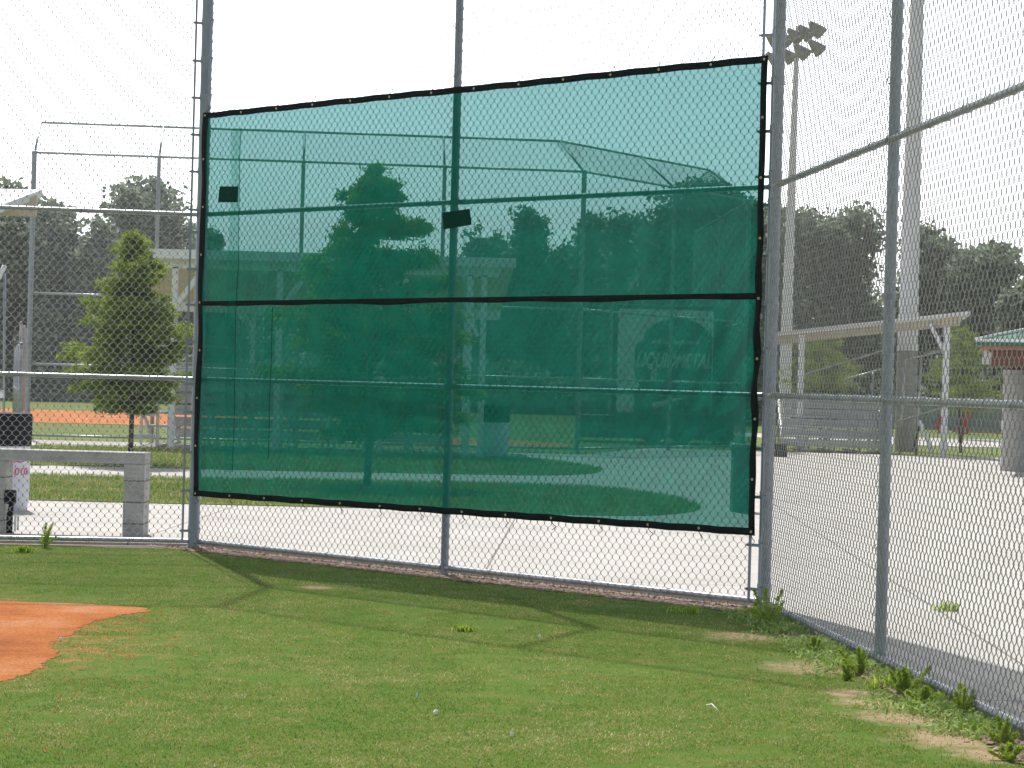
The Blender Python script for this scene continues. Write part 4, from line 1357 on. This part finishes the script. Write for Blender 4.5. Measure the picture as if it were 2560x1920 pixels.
b = MB(); b.box(cx - .75, cx - .35, _lc.y + 1, _lc.y + 1.1, zt_ + .12, zt_ + .42); b.build('panel', M['pole'], pv)

# grey green windscreen fence far right, with red cloth on it
wf = thing('windscreen_fence', 'low fence covered in grey green windscreen between the bleachers and the round column', 'fence', (at(2400, 1050, 92).x, 92, 0))
b = MB(); b.box(-5.0, 6.0, 0, .02, .12, 1.15); b.build('windscreen', M['windscreen'], wf)
b = MB()
for k in range(6): b.tube([(-5.0 + 2.2 * k, .05, 0), (-5.0 + 2.2 * k, .05, 1.2)], .03, 8)
b.tube([(-5, .05, 1.18), (6, .05, 1.18)], .025, 8)
b.build('post', M['farsteel'], wf, True)
b = MB(); b.box(-.3, 6.0, -.02, .0, .05, .115); b.build('bottom_trim', M['orange'], wf)
def red_cloth(px, yt, yb, label, two=False):
    Y = 91.2
    g1 = at(px, yt, Y); g2 = at(px, yb, Y)
    t_ = thing('streamer', label, 'streamer', (g1.x, Y, 0))
    b = MB()
    def strip(dx, za, zb2, w):
        n = 8; vs = []; fs = []
        for i in range(n + 1):
            z = za + (zb2 - za) * i / n
            ww = w * (1 + .25 * math.sin(i * 1.7)); o_ = .05 * math.sin(i * 1.1)
            for s, yy_ in ((-1, 0), (1, 0), (1, .03), (-1, .03)): vs.append((dx + o_ + s * ww / 2, yy_ + .03 * math.sin(i), z))
        for i in range(n):
            for s in range(4):
                a = i * 4 + s; b4 = i * 4 + (s + 1) % 4
                fs.append((a, b4, b4 + 4, a + 4))
        fs.append((0, 1, 2, 3)); e = n * 4; fs.append((e + 3, e + 2, e + 1, e))
        b.add(vs, fs)
    strip(0, g1.z, g2.z, .16)
    if two: strip(.18, g1.z - .25, g1.z - .75, .14)
    b.build('cloth', M['redcloth'], t_, True)
    b = MB(); b.tube([(0, .05, 0), (0, .05, g1.z + .05)], .018, 6); b.build('stake', M['darkpanel'], t_, True)
red_cloth(2348, 1038, 1084, 'short single red cloth strip left of the white bleacher post')
red_cloth(2415, 1002, 1086, 'taller forked red cloth hanging between the white post and the round column', True)
b = MB(); gq = ground(2402, 1132); 
tk = thing('sapling', 'bare thin sapling trunk standing in the grass behind the slab, left of the round column', 'sapling', (gq.x, gq.y, 0))
b.tube([(0, 0, 0), (-.05, 0, .7), (-.10, 0, 1.5)], [.05, .04, .03], 8); b.build('trunk', M['bark'], tk, True)

# ------------------------------------------------------------------ equipment trailer with printed sign, behind the screen
YT = 62.0
tr = thing('trailer', 'dark enclosed trailer with a large white printed panel, seen through the green screen', 'trailer', (at(1640, 1090, YT).x, YT, 0))
tx = tr.location.x
def rt(px, py, Y=YT): w = at(px, py, Y); return Vector((w.x - tx, w.y - YT, w.z))
xa, xb = rt(1530, 900).x, rt(1838, 900).x
ztop = rt(1660, 772).z
b = MB(); b.box(xa, xb, .02, 2.2, .75, ztop + .1); bo = b.build('body', M['darkpanel'], tr); cut(bo, .04)
b = MB(); b.box(rt(1450, 1050).x, xb, -.08, 2.0, .13, .748); b.build('chassis', M['darkpanel'], tr)
for k in range(2):
    b = MB(); x = xb - 1.4 - k * .85
    b.tube([(x, -.02, .33), (x, .20, .33)], .33, 24); w = b.build('wheel', M['tyre'], tr, True, R(40))
    b = MB(); b.tube([(x, -.04, .33), (x, -.015, .33)], .17, 16); b.build('rim', M['alu'], w, True, R(40))
pz0, pz1 = rt(1545, 1030).z, rt(1545, 771).z
pxl, pxr = rt(1543, 900).x, rt(1782, 900).x
b = MB(); b.box(pxl, pxr, -.012, .012, pz0, pz1); panel = b.build('printed_panel', M['white'], tr)
M['graphic'] = mat('dark blue green print', (0.03, 0.07, 0.08), (0.02, 0.05, 0.06), 0.5)
M['print_white'] = mat('white print', (0.72, 0.74, 0.74), (0.68, 0.70, 0.70), 0.5)
gc = rt(1690, 905)
b = MB(); cr = []
for a in np.linspace(0, 2 * PI, 48, endpoint=False):
    x = gc.x + .05 + 1.20 * math.cos(a) * (1.0 if math.cos(a) > 0 else 1.05); z = gc.z + 1.22 * math.sin(a)
    cr.append((min(max(x, pxl + .48 + (.25 if z > gc.z + .5 else 0)), pxr - .03), max(min(z, pz1 - .12), pz0 + .02)))
b.add([(x, -.018, z) for x, z in cr] + [(x, -.0125, z) for x, z in cr], [tuple(range(48))] + [(i, i + 48, (i + 1) % 48 + 48, (i + 1) % 48) for i in range(48)])
b.build('emblem', M['graphic'], panel)
b = MB(); b.box(pxl + .50, pxr - .03, -.017, -.0125, pz0 + .01, gc.z - .75); b.build('print_field', M['graphic'], panel)
def text(s, name, m, parent, loc, size, shear=0.0, sx=1.0, ext=.004):
    cu = bpy.data.curves.new(name, 'FONT'); cu.body = s; cu.size = size; cu.shear = shear; cu.extrude = ext; cu.align_x = 'CENTER'; cu.align_y = 'CENTER'
    cu.offset = size * .03
    o = bpy.data.objects.new(name, cu); COL.objects.link(o); o.parent = parent; o.location = loc; o.rotation_euler = (PI / 2, 0, 0); o.scale = (sx, 1, 1)
    dg = bpy.context.evaluated_depsgraph_get(); bpy.context.view_layer.update()
    me = bpy.data.meshes.new_from_object(o.evaluated_get(bpy.context.evaluated_depsgraph_get())); me.name = name
    bpy.data.objects.remove(o)
    o = link(name, me, None, parent); me.materials.clear(); me.materials.append(m)
    o.location = loc; o.rotation_euler = (PI / 2, 0, 0); o.scale = (sx, 1, 1)
    return o
tc_ = rt(1684, 903)
text('LIQUIDMETAL', 'lettering', M['print_white'], panel, (tc_.x, -.024, tc_.z), .56, .28, .60)
b = MB()
for k in range(18):
    x = rt(1632, 856).x + k * .073
    b.box(x, x + .045, -.022, -.019, rt(1690, 860).z, rt(1690, 853).z + .02 * (k % 3))
b.build('small_lettering', M['print_white'], panel)
b = MB(); e1, e2 = rt(1634, 945), rt(1637, 920)
b.tube([(e1.x, -.02, e1.z - .05), (e1.x - .02, -.02, e1.z + .12), (e2.x + .05, -.02, e2.z)], [.10, .09, .03], 6)
s1 = rt(1640, 1003); b.tube([(s1.x - .1, -.02, s1.z - .14), (s1.x + .5, -.02, s1.z + .05), (rt(1720, 996).x, -.02, rt(1720, 993).z)], [.09, .06, .02], 6)
b.build('swoosh', M['print_white'], panel)

# ------------------------------------------------------------------ barrels
def barrel(px, yb, label, top_black, rad=.29, h=.88, Yset=None, drum='barrel'):
    g0 = ground(px, yb)
    t_ = thing('trash_barrel', label, 'trash barrel', (g0.x, g0.y, .035))
    prof = [(rad * .90, 0), (rad * .93, .02), (rad * .98, .10), (rad, h * .35), (rad, h * .7), (rad * .98, h)]
    b = MB(); b.tube([(0, 0, z) for r, z in prof], [r for r, z in prof], 36); b.build('drum', M[drum], t_, True, R(40))
    b = MB(); pr = [(rad * 1.005, h - .16), (rad * 1.03, h - .15), (rad * 1.04, h - .02), (rad * 1.05, h + .16), (rad * 1.02, h + .19), (rad * .9, h + .20), (rad * .86, h + .05)]
    b.tube([(0, 0, z) for r, z in pr], [r for r, z in pr], 36, False); o = b.build('liner_rim', M['black'], t_, True, R(40))
    return t_, rad, h
cb, rad, h = barrel(5, 1283, 'white trash barrel with red script lettering and black rim, behind the block wall', True, .285, .86)
# red script on the drum: hand drawn strokes wrapped round the barrel
def wrap(strokes, scale, a0, z0, rad, w):
    b = MB()
    for st in strokes:
        pts = np.array(st, float)
        # resample smoothly (Catmull-Rom)
        P_ = []
        for i in range(len(pts) - 1):
            p0 = pts[max(i - 1, 0)]; p1_ = pts[i]; p2_ = pts[i + 1]; p3 = pts[min(i + 2, len(pts) - 1)]
            for t in np.linspace(0, 1, 6, endpoint=False):
                P_.append(.5 * ((2 * p1_) + (-p0 + p2_) * t + (2 * p0 - 5 * p1_ + 4 * p2_ - p3) * t * t + (-p0 + 3 * p1_ - 3 * p2_ + p3) * t ** 3))
        P_.append(pts[-1]); P_ = np.array(P_)
        vs, fs = [], []
        for i, (x, z, ww) in enumerate(P_):
            tdir = P_[min(i + 1, len(P_) - 1)][:2] - P_[max(i - 1, 0)][:2]; tdir /= (np.linalg.norm(tdir) + 1e-9)
            nx, nz = -tdir[1], tdir[0]
            for s in (-1, 1):
                X = (x + nx * s * ww * w) * scale; Z = z0 + (z + nz * s * ww * w) * scale
                a = a0 + X / rad
                vs.append((math.sin(a) * (rad + .003), -math.cos(a) * (rad + .003), Z))
        for i in range(len(P_) - 1): fs.append((2 * i, 2 * i + 2, 2 * i + 3, 2 * i + 1))
        b.add(vs, fs)
    return b
C_st = [(1.05, 2.05, .5), (1.0, 2.35, .8), (.72, 2.45, 1), (.35, 2.1, 1.4), (.05, 1.3, 2.2), (.0, .6, 2.6), (.25, .1, 1.8), (.65, .1, 1), (1.0, .45, .6)]
C_tail = [(1.05, 2.05, .5), (1.5, 2.25, .9), (2.2, 2.15, 1.0), (3.0, 2.3, .5)]
o_st = [(1.75, 1.15, 1), (1.45, 1.1, 1.2), (1.25, .6, 1.4), (1.35, .15, 1.1), (1.65, .15, 1), (1.9, .6, 1.1), (1.8, 1.1, .9), (2.1, 1.0, .5)]
c_st = [(2.95, 1.0, .8), (2.75, 1.15, 1), (2.45, .85, 1.3), (2.4, .35, 1.3), (2.6, .1, 1.0), (2.95, .3, .6)]
a_st = [(3.75, 1.05, 1), (3.4, 1.1, 1.1), (3.15, .6, 1.3), (3.3, .15, 1.1), (3.6, .35, .8), (3.85, 1.1, 1.0), (3.75, .4, 1.2), (3.95, .1, 1), (4.25, .35, .5)]
wb = wrap([C_st, C_tail, o_st, c_st, a_st], .066, math.asin(max(-1, min(1, (at(33, 1170, cb.location.y).x - cb.location.x) / rad))), at(34, 1186, cb.location.y).z - .035, rad, .085)
wb.build('lettering', M['red'], cb)
barrel(1237, 1143, 'dark topped trash barrel by the far grass strip, seen through the green screen', True, .29, .86)

# ------------------------------------------------------------------ block half walls with cap
def blockwall(xl_, xr_, Y, cap_z, pillars, depth, label):
    t_ = thing('block_wall', label, 'low wall', (0, Y, 0.035))
    b = MB(); b.box(xl_, xr_, 0, depth, cap_z - .105, cap_z)
    o = b.build('cap', M['cap'], t_); cut(o, .006)
    for x in pillars:
        b = MB(); b.box(x, x + .195, .004, depth - .01, -.02, cap_z - .107); o = b.build('pillar', M['block'], t_); cut(o, .005)
    return t_
Yw = 20.75
xp = at(361, 1200, Yw).x
bw = blockwall(-9.5, xp + .0, Yw, at(335, 1132, Yw).z - .035, [xp - .195, at(12, 1250, Yw).x - .195, -7.6], .32, 'low grey concrete block wall with pale cap and open bays behind the left panel')
gx = at(12, 1250, Yw).x
hp = thing('hose_tap', 'dark hose tap with a small valve on the left block pillar', 'tap', (gx + .02, Yw + .02, .035))
b = MB(); b.tube([(0.03, -.02, 0), (0.03, -.02, .16), (.05, -.04, .30)], [.03, .03, .022], 10); b.build('pipe', M['black'], hp, True)
b = MB(); b.box(-.02, .08, -.07, .03, .27, .40); o = b.build('valve_box', M['black'], hp); cut(o, .015)
b = MB(); b.box(.085, .105, -.09, -.07, .02, .18); b.box(.115, .13, -.09, -.07, .03, .17); b.build('tag', M['litter'], hp)
g0 = ground(1862, 1288)
b2 = thing('block_post', 'short square post on the slab, seen through the lower right of the green screen', 'post', (g0.x, g0.y, .035))
b = MB(); b.box(-.16, .10, 0, .30, -.02, .78); o = b.build('pillar', M['windscreen'], b2); cut(o, .01)
b = MB(); b.box(-.18, .12, -.02, .32, .782, .84); o = b.build('cap', M['windscreen'], b2); cut(o, .01)
g0 = ground(1952, 1146)
wh = thing('utility_box', 'small black box on the slab edge beside the right corner post', 'box', (g0.x, g0.y, .035))
b = MB(); b.box(-.24, .14, 0, .4, 0, .26); o = b.build('case', M['tyre'], wh); cut(o, .02)
b = MB(); b.box(-.26, .16, -.02, .42, .262, .30); o = b.build('lid', M['tyre'], wh); cut(o, .01)

# ------------------------------------------------------------------ weeds
def fern(px, py, hpx, label, seed, wide=.5):
    r = np.random.default_rng(seed)
    g0 = ground(px, py); H = hpx * g0.y / F_PX
    t_ = thing('weed', label, 'weed', (g0.x, g0.y, .0), group='feathery weeds along the fence')
    sb = MB(); cs = []
    nst = int(r.integers(4, 8) + 6 * (wide > .6))
    for k in range(nst):
        a = r.uniform(0, 2 * PI); ln = H * r.uniform(.05, .55 + wide * .8); hh = H * r.uniform(.35, 1.05)
        if k == 0: hh = H; ln = H * .08
        p1_ = Vector((math.cos(a) * ln, math.sin(a) * ln, hh))
        sb.tube([(math.cos(a) * .01, math.sin(a) * .01, -.01), p1_ * .5 + Vector((0, 0, .02)), p1_], [.003, .0022, .001], 5)
        m_ = int(170 * hh / H + 60)
        s = r.uniform(.15, 1.02, m_)
        # leaflets sit along side twigs that shorten towards the tip
        ta = r.uniform(0, 2 * PI, m_); tl = H * r.uniform(.0, .24, m_) * (1.15 - s)
        c = np.array(p1_) * s[:, None] + np.stack([np.cos(ta) * tl, np.sin(ta) * tl, tl * r.uniform(-.1, .8, m_)], 1)
        cs.append(c)
    sb.build('stem', M['stem'], t_, True)
    C = np.concatenate(cs); C[:, 2] = np.abs(C[:, 2])
    V, Fq = leaf_cards(C, .012 + H * .022, asp=.17)
    link('leaves', np_mesh('leaves', V, Fq), M['weedleaf'], t_)
fern(108, 1371, 62, 'feathery weed in front of the bottom rail of the left panel', 1, .35)
fern(1916, 1566, 92, 'tall ferny weed against the foot of the thick right corner post', 2, .5)
fern(2035, 1640, 48, 'small ferny weed first along the right panel after the corner post', 3)
fern(2150, 1690, 72, 'ferny weed left of the foot of the slimmer right post', 4)
fern(2118, 1702, 40, 'low ferny weed just left of the taller one by the slimmer right post', 5)
fern(2260, 1742, 72, 'broad ferny weed right of the foot of the slimmer right post', 6, .8)
fern(2405, 1795, 75, 'dark ferny weed pressed against the bottom rail of the right panel', 7, .5)
fern(2512, 1868, 72, 'ferny weed nearest the lower right corner', 8, .6)
fern(2310, 1770, 50, 'ferny weed between the broad one and the dark one on the right', 9, .8)
fern(2520, 1905, 45, 'ferny weed at the bottom right corner of the picture', 10, .8)
def tuft(px, py, w, hpx, n, label, name='weed', z=0.0, group=None):
    g0 = ground(px, py); H = hpx * g0.y / F_PX
    q = rng.normal(0, w, (n, 2)) * np.array([1, .45])
    V, Tt = blades(q, 0, H * .5, H, .010, 1.2)
    o = link(name, np_mesh(name, V, Tt), M['weedleaf']); o.location = (g0.x, g0.y, z); tag(o, label, 'weed', group)
tuft(2368, 1540, .045, 34, 60, 'dry tuft of weed growing from a joint of the concrete slab', 'grass_tuft', .036)
tuft(1160, 1580, .035, 24, 120, 'broad bladed grass tuft standing out in the middle of the lawn', 'grass_tuft')
tuft(1722, 1533, .05, 30, 70, 'grass tuft in the shade in front of the right end of the green screen', 'grass_tuft')
tuft(60, 1382, .035, 26, 120, 'thin seedy grass tuft beside the feathery weed on the left', 'grass_tuft')
for i_, (px, py, w_t, h_t, lab) in enumerate(((2215, 1722, .06, 46, 'spray of long grass blades touching the broad ferny weed on the right'), (2330, 1765, .05, 52, 'arching grass clump left of the dark ferny weed'), (2455, 1838, .06, 44, 'long grass clump between the two rightmost ferny weeds'), (2090, 1668, .04, 30, 'short grass clump by the bottom rail, left of the slimmer right post'))):
    tuft(px, py, w_t, h_t, 90, lab, 'grass_tuft')
# low leafy ground cover at the foot of the right panel
cs = []
for i in range(520):
    u = (i / 520) ** .9 * 5.4 + .25
    p = RR + DR * u; w = abs(rng.normal(0, .15)) + .02
    if vnoise(np.array([[u, w * 2]]), 2.3, 4)[0] < .40: continue
    c = np.array([p.x + NR.x * w, p.y + NR.y * w, .02])
    cs.append(c + rng.normal(size=(34, 3)) * np.array([.05, .07, .016]) )
C = np.concatenate(cs); C[:, 2] = np.abs(C[:, 2]) + .006
V, Fq = leaf_cards(C, .017, asp=.30)
o = link('ground_cover', np_mesh('ground_cover', V, Fq), M['coverleaf']); tag(o, 'low leafy weeds creeping along the foot of the right fence panel', 'ground cover', kind='stuff')

# ------------------------------------------------------------------ scraps on the lawn
def scrap(px, py, s, m, label, seed):
    r = np.random.default_rng(seed)
    g0 = ground(px, py)
    b = MB(); vs = []
    for k in range(7):
        a = 2 * PI * k / 7; rr = s * r.uniform(.6, 1.1)
        vs.append((math.cos(a) * rr, math.sin(a) * rr * .7, .018 + r.uniform(0, .008)))
    n_ = len(vs)
    lo = [(x * .8, y * .8, z - .014) for x, y, z in vs]
    b.add(vs + lo + [(0, 0, .034)], [(k, (k + 1) % n_, 2 * n_) for k in range(n_)] + [(k, k + n_, (k + 1) % n_ + n_, (k + 1) % n_) for k in range(n_)] + [tuple(range(n_, 2 * n_))[::-1]])
    o = b.build('litter', m); o.location = (g0.x, g0.y, 0); tag(o, label, 'litter')
scrap(1089, 1790, .013, M['litter'], 'white scrap of paper lying lowest but one in the middle of the lawn', 1)
scrap(1042, 1747, .010, M['bluelitter'], 'pale blue wrapper scrap just above the white scrap on the lawn', 2)
scrap(1349, 1597, .012, M['litter'], 'white scrap in the shadow line of the middle of the lawn', 3)
scrap(1279, 1845, .009, M['litter'], 'small cream scrap nearest the bottom edge of the lawn', 4)
scrap(150, 1605, .013, M['litter'], 'white pebble at the right edge of the orange clay', 5)
scrap(1784, 1503, .03, M['litter'], 'crumpled pale scrap in the chips at the foot of the green screen', 6)
b = MB(); g0 = ground(1765, 1778); g1 = ground(1795, 1792)
b.tube([(0, 0, .03), ((g1.x - g0.x) * .5, (g1.y - g0.y) * .5 + .02, .045), (g1.x - g0.x, g1.y - g0.y, .03)], [.002, .003, .002], 5)
o = b.build('straw', M['litter'], None, True); o.location = (g0.x, g0.y, 0); tag(o, 'pale dry stalk lying on the lawn at lower right', 'stalk')

# ------------------------------------------------------------------ hazy summer air
hb = MB(); hb.box(-200, 200, -70, 240, -1.0, 23.0)
hm, nt, ho = new_mat('haze air')
pvn = nt.nodes.new('ShaderNodeVolumePrincipled')
pvn.inputs['Color'].default_value = (0.97, 0.985, 1.0, 1)
pvn.inputs['Density'].default_value = 0.00042
pvn.inputs['Anisotropy'].default_value = 0.3
nt.links.new(pvn.outputs[0], ho.inputs['Volume'])
o = hb.build('haze', hm); fixn(o); tag(o, kind='stuff')
